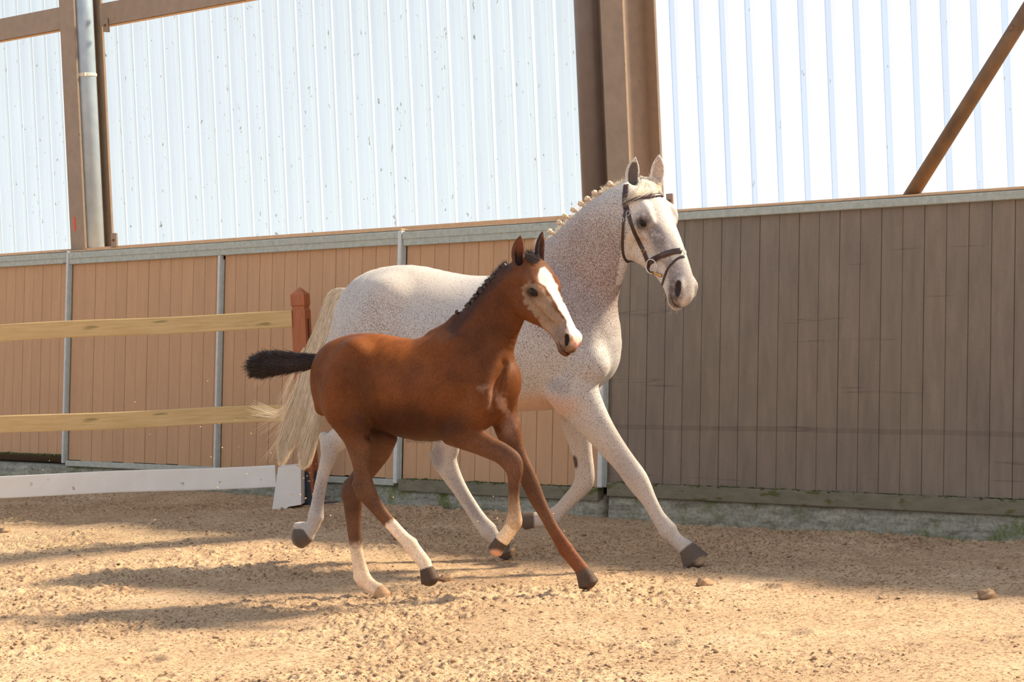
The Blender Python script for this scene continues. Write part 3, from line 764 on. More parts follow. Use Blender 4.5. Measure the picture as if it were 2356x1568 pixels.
def horse_head(tubes, H, foal=False):
    if not foal:
        H.tube(tubes, [(-.01,.005,0,.050,.055),(.05,.020,0,.062,.074),(.12,.026,0,.066,.088),(.19,.026,0,.063,.088),(.27,.028,0,.058,.078),(.37,.030,0,.054,.059),(.46,.028,0,.046,.048),(.54,.010,0,.047,.050),(.592,-.010,0,.040,.048)], k=0.03, fine=3)
    else:
        H.tube(tubes, [(-.01,.005,0,.060,.062),(.05,.028,0,.080,.084),(.12,.034,0,.086,.096),(.19,.026,0,.078,.088),(.27,.018,0,.068,.078),(.37,.018,0,.060,.058),(.46,.016,0,.052,.043),(.53,.006,0,.050,.046),(.58,-.006,0,.042,.044)], k=0.03, fine=3)
    j = -0.004 if not foal else -0.004
    H.tube(tubes, [(.06,-.070+j,0,.050,.058),(.15,-.086+j,0,.062,.062),(.23,-.090+j,0,.066,.060),(.31,-.072+j,0,.054,.050),(.40,-.050+j,0,.040,.038),(.50,-.044+j,0,.030,.034),(.590,-.056+j,0,.028,.032)], k=0.035, fine=3)   # lower jaw
    H.tube(tubes, [(.595,-.062+j,0,.024,.028),(.620,-.064+j,0,.017,.024)], k=0.02)                           # chin and lower lip
    H.tube(tubes, [(.575,-.018,0,.036,.048),(.612,-.028,0,.028,.040)], k=0.02)                               # upper lip
    for l in (-1, 1):
        H.tube(tubes, [(.14,-.085+j,l*.038,.052,.030),(.22,-.092+j,l*.042,.058,.030),(.30,-.070+j,l*.036,.042,.024)], k=0.03)       # cheek plate
        H.tube(tubes, [(.125,.055,l*.066,.018,.022),(.165,.066,l*.080,.020,.022),(.205,.064,l*.084,.015,.018),(.235,.056,l*.074,.013,.014)], k=0.022)   # brow
        H.tube(tubes, [(.25,.004,l*.070,.010,.011),(.33,.008,l*.058,.009,.010),(.41,.010,l*.048,.008,.009)], k=0.02)                 # facial crest
        H.tube(tubes, [(.193,.014,l*.092,.006,.010),(.183,.036,l*.100,.007,.012),(.196,.054,l*.100,.007,.012),(.234,.052,l*.088,.006,.010)], k=0.010)      # upper lid
        H.tube(tubes, [(.196,.014,l*.090,.006,.010),(.220,.018,l*.092,.007,.012),(.238,.040,l*.086,.007,.010)], k=0.012)                # lower lid
        H.tube(tubes, [(.545,.026,l*.036,.016,.020),(.575,.022,l*.048,.019,.022),(.604,-.002,l*.046,.016,.018)], k=0.018)             # nostril wing
        H.tube(tubes, [(.563,.032,l*.068,.013,.019),(.584,.014,l*.070,.019,.024),(.602,.000,l*.064,.012,.017)], k=0.008, sub=True, tag='nostril')
        H.tube(tubes, [(.51,-.036+j,l*.060,.003,.018),(.56,-.040+j,l*.060,.004,.024),(.60,-.046+j,l*.050,.004,.032)], k=0.008, sub=True, tag='mouth')
        H.tube(tubes, [(.30,-.030,l*.070,.008,.010),(.40,-.022,l*.058,.008,.010),(.48,-.010,l*.054,.007,.008)], k=0.02, sub=True)       # hollow above the jaw
    H.tube(tubes, [(.610,-.048+j,-.05,.004,.02),(.632,-.048+j,0,.004,.03),(.610,-.048+j,.05,.004,.02)], k=0.008, sub=True)
def ear(tubes, b, t, wid, dep, open_dir, curl=0.0):
    """b, t: base and tip in the world; open_dir: where the hollow looks"""
    b = np.array(b, float); t = np.array(t, float); ax = t-b; o_ = np.array(open_dir, float); o_ -= ax*(o_@ax)/(ax@ax); o_ /= np.linalg.norm(o_)
    sd = np.cross(ax, o_); sd /= np.linalg.norm(sd)
    fr = [(-.08, .60, .9), (.10, .80, 1.0), (.30, .98, .95), (.50, 1.0, .85), (.68, .84, .7), (.84, .52, .5), (.95, .22, .3), (1.0, .10, .18)]
    P = []; U = []; Wd = []; Q = []; QU = []; QW = []
    for q, wq, dq in fr:
        p = b+ax*q-o_*dep*0.35*math.sin(math.pi*max(q, 0))+sd*curl*math.sin(math.pi*max(q, 0)); P.append(p); U.append(dep*dq); Wd.append(wid*wq)
        if .05 < q < .9: Q.append(p+o_*dep*0.75); QU.append(dep*dq*0.95); QW.append(wid*wq*0.62)
    tubes.append(Tube(P, U, Wd, sd, 0.018, tag='ear')); tubes.append(Tube(Q, QU, QW, sd, 0.008, sub=True, tag='earhole'))
# ------------------------------------------------------------ coat colour helpers
def blob(x, y, cx, cy, rx, ry, ang=0, soft=0.35):
    a = math.radians(ang); dx = x-cx; dy = y-cy
    u = dx*math.cos(a)+dy*math.sin(a); v = -dx*math.sin(a)+dy*math.cos(a)
    return 1-sstep(1-soft, 1+soft, np.sqrt((u/rx)**2+(v/ry)**2))
def inpoly(x, y, poly, soft=4.0):
    poly = np.array(poly, float); n_ = len(poly); ins = np.zeros(len(x), bool); dm = np.full(len(x), 1e9)
    for i in range(n_):
        a = poly[i]; b = poly[(i+1) % n_]
        c = ((a[1] > y) != (b[1] > y)) & (x < (b[0]-a[0])*(y-a[1])/(b[1]-a[1]+1e-9)+a[0]); ins ^= c
        d = b-a; t = np.clip(((x-a[0])*d[0]+(y-a[1])*d[1])/(d@d), 0, 1); dm = np.minimum(dm, np.hypot(x-a[0]-t*d[0], y-a[1]-t*d[1]))
    sd = np.where(ins, dm, -dm); return sstep(-soft, soft, sd)
def mixn(c, col, w_): return c*(1-w_[:, None])+np.array(col[:3])[None]*w_[:, None]
def tmask(V, tubes, tag, d0=0.0, d1=0.006):
    m_ = np.zeros(len(V))
    for t in tubes:
        if t.tag == tag:
            if tag == 'hoof':
                t2 = Tube(t.p[4:], t.u[4:], t.w[4:], t.W, fine=1); t2.cap = 0.5; t = t2
            a, b = t.bounds(0.05); s_ = ((V > a) & (V < b)).all(1)
            if s_.any(): m_[s_] = np.maximum(m_[s_], 1-sstep(d0, d1, t.eval(V[s_])))
    return m_

def coat_mat(name, rough, speck, sheen):
    mt, n, b = new_mat(name); at_ = N(n, 'ShaderNodeAttribute', attribute_name='Col'); v = mapping(n, (1, 1, 1)); c = at_.outputs['Color']
    vh = mapping(n, (1, 1, 0.45)); hair = noise(n, 170, 4, vh, 0.7); rh = ramp(n, hair.outputs[0], [(0.25, (0.80, 0.80, 0.80) if speck else (0.50, 0.46, 0.42)), (0.75, (1.16, 1.16, 1.16) if speck else (1.40, 1.38, 1.36))])
    c = mixc(n, c, rh.outputs[0], 0.7, 'MULTIPLY')
    if speck:
        de = N(n, 'ShaderNodeAttribute', attribute_name='dens')
        sp = noise(n, 300, 1.2, mapping(n, (1, 1, 0.55)), 0.5); big = noise(n, 7, 3, v)
        m1 = N(n, 'ShaderNodeMath', operation='MULTIPLY_ADD'); n.links.new(de.outputs['Fac'], m1.inputs[0]); m1.inputs[1].default_value = 0.20; n.links.new(sp.outputs[0], m1.inputs[2])
        m2 = N(n, 'ShaderNodeMath', operation='MULTIPLY_ADD'); n.links.new(big.outputs[0], m2.inputs[0]); m2.inputs[1].default_value = 0.10; n.links.new(m1.outputs[0], m2.inputs[2])
        rs = ramp(n, m2.outputs[0], [(0.68, (0, 0, 0)), (0.78, (0.78, 0.78, 0.78))])
        hue = noise(n, 3.0, 2, v); rhu = ramp(n, hue.outputs[0], [(0.4, lin(88, 72, 68)), (0.62, lin(104, 64, 46))])
        c = mixc(n, c, rhu.outputs[0], rs.outputs[0])
    else:
        bg_ = noise(n, 9, 4, v, 0.6); rb = ramp(n, bg_.outputs[0], [(0.3, (0.68, 0.66, 0.64)), (0.7, (1.26, 1.24, 1.22))]); c = mixc(n, c, rb.outputs[0], 0.8, 'MULTIPLY')
    n.links.new(c, b.inputs['Base Color']); b.inputs['Roughness'].default_value = rough
    b.inputs['Specular IOR Level'].default_value = 0.30 if speck else 0.14
    b.inputs['Sheen Weight'].default_value = sheen; b.inputs['Sheen Roughness'].default_value = 0.4
    bump(n, b, hair.outputs[0], 0.35, 0.004); return mt
M_mare = coat_mat('flea_bitten_grey_coat', 0.6, True, 0.15)
M_foal = coat_mat('chestnut_brown_coat', 0.55, False, 0.0)
M_eye, n_, b_ = new_mat('dark_wet_eye'); b_.inputs['Base Color'].default_value = (0.012, 0.008, 0.006, 1); b_.inputs['Roughness'].default_value = 0.12; b_.inputs['Specular IOR Level'].default_value = 0.22
def hair_mat(name, ca, cb, rough=0.5):
    mt, n, b = new_mat(name); at_ = N(n, 'ShaderNodeAttribute', attribute_name='Col')
    nz = noise(n, 30, 3, mapping(n, (1, 1, 0.2))); r = ramp(n, nz.outputs[0], [(0.3, ca), (0.7, cb)])
    n.links.new(mixc(n, r.outputs[0], at_.outputs['Color'], 1.0, 'MULTIPLY'), b.inputs['Base Color']); b.inputs['Roughness'].default_value = rough; return mt
M_cream = hair_mat('cream_horse_hair', lin(236, 222, 200), lin(250, 240, 224))
M_dark = hair_mat('black_brown_horse_hair', lin(32, 22, 20), lin(56, 38, 33), 0.5)
M_whisk = hair_mat('pale_whiskers', lin(230, 215, 195), lin(240, 225, 205))

def strands(curves, radii, nseg=3):
    """curves: (n, m, 3) array; radii: (n, m)"""
    Cv = np.asarray(curves); n_, m_ = Cv.shape[:2]
    T = np.gradient(Cv, axis=1); T /= np.linalg.norm(T, axis=2, keepdims=True)+1e-12
    ref = np.array([0.3, 1.0, 0.2]); A = np.cross(T, ref); A /= np.linalg.norm(A, axis=2, keepdims=True)+1e-9; B = np.cross(T, A)
    ang = 2*np.pi*np.arange(nseg)/nseg
    V = Cv[:, :, None]+radii[:, :, None, None]*(A[:, :, None]*np.cos(ang)[:, None]+B[:, :, None]*np.sin(ang)[:, None])
    ids = np.arange(n_*m_*nseg).reshape(n_, m_, nseg); nx_ = np.roll(ids, -1, 2)
    F = np.stack([ids[:, :-1], nx_[:, :-1], nx_[:, 1:], ids[:, 1:]], -1).reshape(-1, 4)
    return V.reshape(-1, 3), F
def bez(pts, m_):
    """Catmull-Rom through pts, m_ samples"""
    p = np.asarray(pts, float); E = np.concatenate([[2*p[0]-p[1]], p, [2*p[-1]-p[-2]]]); ts = np.linspace(0, len(p)-1-1e-6, m_); o_ = []
    for t in ts:
        i = int(t); f = t-i; p0, p1, p2, p3 = E[i:i+4]
        o_.append(0.5*((2*p1)+(p2-p0)*f+(2*p0-5*p1+4*p2-p3)*f*f+(3*p1-p0-3*p2+p3)*f**3))
    return np.array(o_)
def bvh_of(V, F): return BVHTree.FromPolygons([tuple(v) for v in V], [tuple(int(i) for i in f) for f in F])
def hit(bvh, px, py):
    d = ray(px, py); d = d/np.linalg.norm(d); l, nn, i, dist = bvh.ray_cast(Vector(CAM), Vector(d), 60)
    if l is not None: return np.array(l), np.array(nn)
    best = None
    for Y_ in np.linspace(11.3, 13.4, 22):
        l, nn, i, dist = bvh.find_nearest(Vector(at(px, py, Y_)))
        if l is not None and (best is None or dist < best[0]): best = (dist, np.array(l), np.array(nn))
    return (best[1], best[2]) if best and best[0] < .06 else (None, None)
def ribbon(mb, P, Nn, wd, th):
    P = [np.asarray(p, float) for p in P]; ring = [(-1, 0), (-1, .7), (-.8, 1), (.8, 1), (1, .7), (1, 0)]; vs = []
    if np.isscalar(wd): wd = [wd]*len(P)
    for i, p in enumerate(P):
        T = P[min(i+1, len(P)-1)]-P[max(i-1, 0)]; T /= np.linalg.norm(T)+1e-12
        n_ = Nn[i]-T*(T@Nn[i]); n_ /= np.linalg.norm(n_)+1e-12; S = np.cross(T, n_)
        for a, b in ring: vs.append(p+S*wd[i]/2*a+n_*(th*b-0.002))
    k = len(ring); fs = [[i*k+j, i*k+(j+1) % k, (i+1)*k+(j+1) % k, (i+1)*k+j] for i in range(len(P)-1) for j in range(k)]
    fs += [list(range(k))[::-1], [(len(P)-1)*k+j for j in range(k)]]; mb.add(vs, fs)
def smooth_n(Ns):
    Ns = np.array(Ns)
    for _ in range(3): Ns[1:-1] = (Ns[:-2]+Ns[1:-1]*2+Ns[2:])/4
    return Ns/np.linalg.norm(Ns, axis=1, keepdims=True)

# ============================================================ the grey mare
mare = Horse((1090, 800), 13.2, 24)
S_ = mare.section; T_ = mare.tube
S_([((826,668),(822,860),.13), ((848,642),(845,925),.21), ((885,617),(885,950),.275), ((945,609),(945,950),.295), ((1010,622),(1005,945),.31), ((1080,633),(1070,945),.325), ((1150,632),(1150,948),.325), ((1215,612),(1225,945),.30), ((1275,610),(1280,940),.26), ((1325,660),(1320,930),.215), ((1352,735),(1350,905),.17)], k=0.05, fine=3)
# neck
S_([((1205,608),(1385,800),.150), ((1232,583),(1397,745),.130), ((1262,552),(1411,695),.115), ((1305,507),(1428,638),.105), ((1350,467),(1440,590),.098), ((1398,436),(1452,555),.092), ((1438,417),(1480,525),.085)], k=0.06, fine=3)
T_([(1180,618,10,.03),(1225,598,14,.035),(1262,566,14,.035)], 0, k=0.05)          # withers
# quarters and thighs, one each side
T_([(905,690,60,.12),(860,790,78,.14),(850,880,72,.12),(868,940,52,.09)], -.16, k=0.06)
T_([(905,690,60,.12),(880,790,80,.14),(930,880,72,.12),(990,935,50,.09)], .16, k=0.06)
T_([(818,735,24,.05),(802,800,24,.06),(800,865,32,.07)], -.09, k=0.05)
T_([(818,735,24,.05),(802,800,24,.06),(800,865,32,.07)], .09, k=0.05)
T_([(806,700,14,.05),(822,674,14,.04)], 0, k=0.05)                                       # dock
# near hind leg, trailing and flipped back
T_([(868,935,50,.085),(830,965,38,.07),(790,1000,29,.05),(766,1022,25,.042),(757,1050,20,.035),(745,1085,15.5,.027),(737,1120,15,.026),(731,1155,15.5,.027),(727,1185,19,.033)], -.14, k=0.025)
T_([(744,1003,11,.026),(752,1030,14,.03)], -.14, k=0.02)
T_([(727,1188,18,.032),(718,1210,16.5,.03),(706,1226,18,.034)], -.14, k=0.015)
T_([(700,1209,10,.03),(684,1209,9,.028)], -.14, k=0.012)
T_([(706,1230,21,.050),(687,1238,26,.058)], -.14, k=0.006, cap=0.10, tag='hoof')
# far hind leg, forward and on the ground
T_([(990,935,48,.08),(1022,975,38,.065),(1028,1020,33,.05),(1022,1052,31,.042),(1038,1090,24,.036),(1060,1128,18.5,.030),(1082,1163,17.5,.028),(1104,1196,18.5,.030),(1124,1220,21,.034)], .13, k=0.025)
T_([(1000,1046,11,.024),(1012,1072,12,.026)], .13, k=0.02)
T_([(1124,1222,20,.033),(1140,1238,16,.030),(1152,1250,16,.032)], .13, k=0.015)
T_([(1158,1250,17,.046),(1166,1272,22,.058)], .13, k=0.006, cap=0.10, tag='hoof')
# shoulders and breast
T_([(1235,680,60,.07),(1290,760,62,.08),(1345,825,52,.09),(1368,845,36,.075)], -.14, k=0.05)
T_([(1250,680,60,.07),(1310,760,60,.08),(1370,815,40,.08)], .15, k=0.05)
T_([(1360,830,34,.07),(1330,875,46,.08),(1322,915,46,.075)], -.15, k=0.035)
T_([(1376,835,28,.07),(1352,880,34,.075),(1330,930,40,.065)], .15, k=0.035)
T_([(1285,900,34,.05),(1305,930,30,.05)], -.17, k=0.04)
T_([(1420,498,4,.012),(1410,540,5,.014),(1418,578,5,.014),(1434,604,4,.012)], -.105, k=0.03, sub=True)
# near fore leg, reaching forward
T_([(1328,912,55,.085),(1352,950,46,.070),(1380,990,37,.055),(1410,1030,31,.047),(1440,1068,27.5,.042),(1463,1100,28,.042),(1479,1126,24,.036),(1495,1153,18.5,.029),(1513,1186,17.5,.028),(1528,1207,20,.032),(1538,1220,22,.034)], -.15, k=0.025)
T_([(1538,1222,20,.033),(1556,1241,17,.030),(1574,1256,19,.036)], -.15, k=0.015)
T_([(1583,1263,23,.048),(1602,1293,35,.060)], -.15, k=0.006, cap=0.06, tag='hoof')
# far fore leg, folded
T_([(1325,925,42,.065),(1322,965,35,.055),(1332,1005,30,.046),(1340,1045,24.5,.040),(1345,1080,23.5,.038),(1344,1106,24,.038),(1332,1126,20,.034),(1312,1148,17.5,.028),(1290,1172,17,.027),(1274,1188,20,.031)], .14, k=0.025)
T_([(1274,1190,19,.031),(1252,1195,17,.029),(1230,1196,18,.033)], .14, k=0.015)
T_([(1228,1195,19,.046),(1208,1197,22,.056)], .14, k=0.006, cap=0.10, tag='hoof')
HM = Head([[0.3515, 0.5697, 0.7428], [-0.3985, -0.6266, 0.6695], [-0.8469, 0.5313, -0.0067]], [0.6894, 12.9, 1.9632], [1.084, 1.384, 1.151])
horse_head(mare.t, HM)
ear(mare.t, HM.atpx(1454,432,-.055), HM.atpx(1462,361,-.055), .0395, .026, (0.25,-1,0), -.004)
ear(mare.t, HM.atpx(1508,428,.055), HM.atpx(1516,355,.055), .0385, .026, (0.1,-1,0), .004)
# throat join
t_ = Tube([mare.pt(1450,520,0), HM.w(.08,-.03,0), HM.w(.13,-.05,0)], [.14,.12,.10], [.085,.085,.07], HM.R[:, 2], 0.05, fine=3); mare.t.append(t_)

HM_ = 0.0065
V, F = build_body(mare.t, HM_)
print('mare verts', len(V))
px, py = proj(V); hl = HM.loc(V); near_head = (hl[:, 0] > -.2) & (hl[:, 0] < .7) & (np.abs(hl[:, 1]) < .2) & (np.abs(hl[:, 2]) < .13) & (px > 1405) & (py < 712)
base = np.tile(np.array(lin(194, 190, 187)[:3]), (len(V), 1)); dens = np.full(len(V), 0.50)
legm = sstep(930, 1010, py); base = mixn(base, lin(192, 180, 170), legm*0.8); dens = dens*(1-legm*0.55)
nk = blob(px, py, 1350, 640, 130, 150, 40, .5)*(px < 1440); dens = dens+0.42*nk; base = mixn(base, lin(172, 152, 144), nk*.7)
rump = blob(px, py, 840, 770, 90, 120, 0, .5); dens = dens+0.18*rump
bk_ = blob(px, py, 960, 660, 120, 45, 10, .5); dens = dens-0.22*bk_; base = mixn(base, lin(212, 194, 176), bk_*.5)
bl = blob(px, py, 1240, 935, 90, 30, 0, .6); base = mixn(base, lin(200, 160, 138), bl*.8); dens -= .25*bl
gr = blob(px, py, 1285, 890, 26, 14, 20, .6); base = mixn(base, lin(160, 150, 150), gr*.6)
ch = blob(px, py, 1375, 760, 45, 60, 0, .5); dens -= .15*ch
for (cx, cy, rx, ry, a_, w_) in [(1004,1050,16,30,0,.7),(760,1040,20,34,0,.35),(735,1140,10,40,10,.5),(1060,1130,10,50,-35,.35),(1093,1180,8,30,-35,.45),(1440,1080,14,50,-35,.3),(1320,1060,6,24,-8,.0)]:
    base = mixn(base, lin(128, 124, 130), blob(px, py, cx, cy, rx, ry, a_, .6)*w_)
ct_ = blob(px, py, 1323, 1062, 6, 15, -10, .3)*(py > 1000); base = mixn(base, lin(70, 58, 50), ct_)
# head colours in the head's own frame
a, f_, l = hl[:, 0], hl[:, 1], hl[:, 2]; H_ = near_head.astype(float)
base = mixn(base, lin(216, 204, 194), H_*.8); dens = dens*(1-H_*0.45)
def hb(ca, cf, cl, ra, rf, rl, soft=.4):
    return H_*np.clip(0.35+1.3*vnoise(px/6+ca*90, py/6), 0, 1)*(1-sstep(1-soft, 1+soft, np.sqrt(((a-ca)/ra)**2+((f_-cf)/rf)**2+((np.abs(l)-cl)/rl)**2)))
base = mixn(base, lin(112, 106, 110), hb(.30, .040, .065, .080, .035, .03)*.85)         # grey skin below the eyes
base = mixn(base, lin(120, 116, 120), hb(.40, .02, .055, .09, .035, .03)*.6)
base = mixn(base, lin(104, 96, 98), hb(.215, .034, .100, .055, .050, .04)*.7)
base = mixn(base, lin(46, 40, 40), hb(.215, .036, .100, .030, .030, .04)*.85)
base = mixn(base, lin(126, 120, 122), hb(.50, .01, .05, .07, .05, .03)*.8)
base = mixn(base, lin(80, 70, 68), hb(.575, -.020, .055, .060, .050, .035)*.92)
base = mixn(base, lin(70, 56, 52), hb(.610, -.045, .030, .035, .028, .04)*.85)
base = mixn(base, lin(92, 78, 72), hb(.60, -.045, .02, .04, .03, .04)*.8)
base = mixn(base, lin(206, 160, 140), hb(.615, -.038, .01, .018, .012, .04)*.5)
base = mixn(base, lin(40, 30, 28), H_*tmask(V, mare.t, 'nostril', 0.0005, 0.004))
base = mixn(base, lin(70, 48, 42), H_*tmask(V, mare.t, 'mouth', 0.000, 0.004)*.8)
eh = tmask(V, mare.t, 'earhole', 0.001, 0.006); base = mixn(base, lin(66, 56, 52), eh*(py > 372)*(l < 0)*.85)
base = mixn(base, lin(170, 130, 110), eh*(l > 0)*.4)
dens *= 1-H_*tmask(V, mare.t, 'nostril', 0.003, 0.012); dens *= 1-.8*hb(.59, -.03, .04, .06, .05, .05)
hf = tmask(V, mare.t, 'hoof', 0.0015, 0.006); dens *= 1-hf
base = mixn(base, lin(96, 82, 72), hf); base = mixn(base, lin(205, 180, 150), hf*blob(px, py, 1622, 1288, 22, 9, -18, .4))
base = mixn(base, lin(200, 158, 118), hf*blob(px, py, 1184, 1270, 9, 12, 0, .4))
mare_root = empty('horse', (mare.P0[0], mare.P0[1], 0.0)); props(mare_root, 'flea-bitten grey adult horse in a bridle trotting behind the brown foal', 'horse')
body_m = mesh_obj('body', V, F, M_mare, mare_root, True, None, base, np.clip(dens, 0, 1.2))
bvm = bvh_of(V, F)
def eye(H, l, root, r=.0265):
    c = H.w(.214, .036, l*.089); mb = MB(); rings = []
    n1_, n2_ = 12, 20; v = []; f = []
    R_e = r*H.s
    for i in range(1, n1_):
        th = math.pi*i/n1_
        for k in range(n2_):
            ph = 2*math.pi*k/n2_; d = np.array([math.sin(th)*math.cos(ph), math.cos(th), math.sin(th)*math.sin(ph)]); v.append(c+R_e*(H.R@(d*np.array([1, .86, 1]))))
    v += [c+R_e*.86*H.R[:, 1], c-R_e*.86*H.R[:, 1]]; T_, B_ = len(v)-2, len(v)-1
    for i in range(n1_-2):
        for k in range(n2_): f.append([i*n2_+k, i*n2_+(k+1) % n2_, (i+1)*n2_+(k+1) % n2_, (i+1)*n2_+k])
    for k in range(n2_): f.append([T_, (k+1) % n2_, k]); f.append([B_, (n1_-2)*n2_+k, (n1_-2)*n2_+(k+1) % n2_])
    mesh_obj('eye', v, f, M_eye, root, True, c)
for l in (-1, 1): eye(HM, l, mare_root)

# mare's tail
rt_ = np.random.default_rng(21)
outer = [(808,664),(780,664),(757,676),(742,715),(727,760),(708,800),(694,850),(682,905),(664,960),(645,1010),(633,1070)]
inner = [(822,676),(806,715),(797,760),(788,810),(773,860),(757,900),(742,945),(733,985),(724,1020),(716,1050),(704,1082)]
m_ = 22; O_ = bez(outer, m_); I_ = bez(inner, m_)
n_s = 3800; u_ = rt_.random(n_s); cl_ = np.round(u_*26)/26; u2 = u_*.45+cl_*.55
cu = np.zeros((n_s, m_, 3)); rad = np.zeros((n_s, m_)); tcol = np.zeros((n_s, m_, 3))
phz = rt_.random((n_s, 2))*6.28; tt = np.linspace(0, 1, m_)
endj = 1-0.10*rt_.random(n_s)**1.5-0.06*(1-np.sin(u2*9))
for i in range(n_s):
    k_ = tt*endj[i]*(m_-1); i0 = np.clip(k_.astype(int), 0, m_-2); fr = (k_-i0)[:, None]
    uu = u2[i]+(0.05*np.sin(tt*5+phz[i, 0])+0.03*rt_.standard_normal()*tt)
    P2 = (O_[i0]*(1-fr)+O_[i0+1]*fr)*(1-uu[:, None])+(I_[i0]*(1-fr)+I_[i0+1]*fr)*uu[:, None]
    ofs = (0.055*np.sqrt(np.clip(4*u_[i]*(1-u_[i]), 0, 1)))*math.cos(phz[i, 1])*np.sin(np.pi*np.clip(tt*0.75+0.15, 0, 1))
    for j in range(m_): cu[i, j] = mare.pt(P2[j, 0], P2[j, 1], ofs[j]+0.01)
    rad[i] = 0.00115*(1-0.55*tt)*(0.7+0.6*rt_.random()); tcol[i] = (0.80+0.25*rt_.random())*np.array([1, .97, .93])
fly = [[(690,860),(668,920),(640,948),(612,944),(586,935)], [(688,870),(662,935),(630,953),(600,949),(584,943)], [(690,880),(665,940),(640,962),(618,978),(598,991)], [(700,800),(680,830),(640,850),(590,880)], [(680,920),(650,1000),(628,1030),(612,1055)], [(700,810),(668,870),(650,910),(640,930)], [(695,860),(660,930),(645,985),(628,1010)]]
fc = []; frd = []; fcol = []
for g in fly:
    for q in range(20):
        pts = np.array(g, float)+np.linspace(0, 1, len(g))[:, None]*rt_.standard_normal(2)*10+rt_.standard_normal(2)*1.5
        b2 = bez(pts, m_); fc.append([mare.pt(p[0], p[1], 0.01*rt_.standard_normal()*0+0.02*math.sin(q)) for p in b2]); frd.append(0.0009*(1-0.7*tt)); fcol.append(np.tile([1, .97, .93], (m_, 1)))
cu = np.concatenate([cu, np.array(fc)]); rad = np.concatenate([rad, np.array(frd)]); tcol = np.concatenate([tcol, np.array(fcol)])
Vt, Ft = strands(cu, rad); cc = np.repeat(tcol.reshape(-1, 3), 3, 0)
o = mesh_obj('tail', Vt, Ft, M_cream, mare_root, True, None, cc); o['label'] = 'long cream tail blowing back'

# braided mane buttons
M_braid = hair_mat('cream_braid', lin(196, 172, 146), lin(226, 204, 178), 0.6)
def braid(px_, py_, r_px, root, mat, horse, off=0.0, name='mane_braid', nub=None, seed=0, col=(1, 1, 1)):
    c = horse.pt(px_, py_, off); r_ = r_px*c[1]/FPX; n1_, n2_ = 14, 20; v = []; rng = random.Random(seed)
    tw = rng.random()*6
    for i in range(n1_+1):
        th = math.pi*i/n1_
        for k in range(n2_):
            ph = 2*math.pi*k/n2_; q = 1+0.16*math.sin(3*ph+5*th+tw)+0.06*math.sin(9*ph-7*th)
            v.append(c+r_*q*(RT*math.sin(th)*math.cos(ph)*1.05+FW*math.sin(th)*math.sin(ph)+UP*math.cos(th)*.9))
    f = [[i*n2_+k, i*n2_+(k+1) % n2_, (i+1)*n2_+(k+1) % n2_, (i+1)*n2_+k] for i in range(n1_) for k in range(n2_)]
    mb = MB(); mb.add(v, f)
    if nub is not None:
        e = horse.pt(nub[0], nub[1], off)
        for j in range(3):
            t = (j+.6)/3; p = c*(1-t)+e*t
            mb.tube([p-(e-c)*0.14, p-(e-c)*0.06, p+(e-c)*0.06, p+(e-c)*0.14], [r_*.3, r_*.62, r_*.62, r_*.3], 10)
    V_ = np.array(mb.v); cl = np.tile(np.array(col), (len(V_), 1))
    return mesh_obj(name, V_, mb.f, mat, root, True, c, cl)
bp = [(1265,532,6.5),(1286,511,6),(1300,496,6),(1319,482,6.5),(1336,468,6.5),(1351,457,6.5),(1368,443,6.5),(1381,442,5),(1403,422,6.5)]
for i, (x_, y_, r_) in enumerate(bp): braid(x_, y_, r_, mare_root, M_braid, mare, -.012, nub=(x_+11, y_+7), seed=i)
# short mane hairs and tufts, forelock, whiskers
def tuft(name, roots, mat, root, n_each, length_px, dirpx, spread, rad0, horse, off=0.0, colr=(1, 1, 1), seed=1, m2=8, curl=.3, lbl=None):
    rr = np.random.default_rng(seed); cs = []; rs = []
    for (x_, y_) in roots:
        for q in range(n_each):
            a0 = math.atan2(dirpx[1], dirpx[0])+rr.standard_normal()*spread; L = length_px*(0.5+0.7*rr.random()); x0 = x_+rr.standard_normal()*2.2; y0 = y_+rr.standard_normal()*2.2
            cv = rr.standard_normal()*curl; pts = []; X0, Y0 = x0, y0
            for j in range(m2):
                pts.append(horse.pt(X0, Y0, off+0.008*math.sin(q))); X0 += math.cos(a0)*L/m2; Y0 += math.sin(a0)*L/m2; a0 += cv/m2
            cs.append(pts); rs.append(rad0*(1-0.8*np.linspace(0, 1, m2)))
    Vv, Ff = strands(np.array(cs), np.array(rs)); o = mesh_obj(name, Vv, Ff, mat, root, True, None, np.tile(np.array(colr), (len(Vv), 1)))
    if lbl: o['label'] = lbl
    return o
crest = bez([(1250,562),(1275,538),(1300,512),(1330,484),(1360,460),(1390,440),(1420,424),(1440,415)], 34)
tuft('mane', crest, M_cream, mare_root, 26, 9, (0.3, -1), .7, .0006, mare, 0.0, seed=4)
tuft('mane', [(1247,556),(1250,548),(1256,560)], M_cream, mare_root, 90, 22, (-1, .55), .35, .0007, mare, 0.0, seed=5)
tuft('mane', [(1388,436),(1394,434)], M_cream, mare_root, 24, 12, (-.1, -1), .6, .0006, mare, 0.0, seed=6)
def surf_curve(bv, pts, m2, lift=.004):
    P = []; Nn = []
    for p in bez(pts, m2):
        h_, n_ = hit(bv, *p)
        if h_ is None:
            if P: P.append(P[-1]+0); Nn.append(Nn[-1])
            continue
        P.append(h_+n_*lift); Nn.append(n_)
    return P, Nn
rr = np.random.default_rng(8); cs = []; rs = []
fl_paths = [[(1478,412),(1490,424),(1488,440),(1470,452),(1440,466)], [(1482,410),(1500,420),(1496,436),(1480,446),(1455,458)], [(1488,408),(1508,420),(1515,430),(1512,440)], [(1476,410),(1480,425),(1468,442),(1448,456)], [(1492,410),(1512,422),(1521,430),(1526,436)], [(1485,410),(1500,430),(1504,440),(1500,446)]]
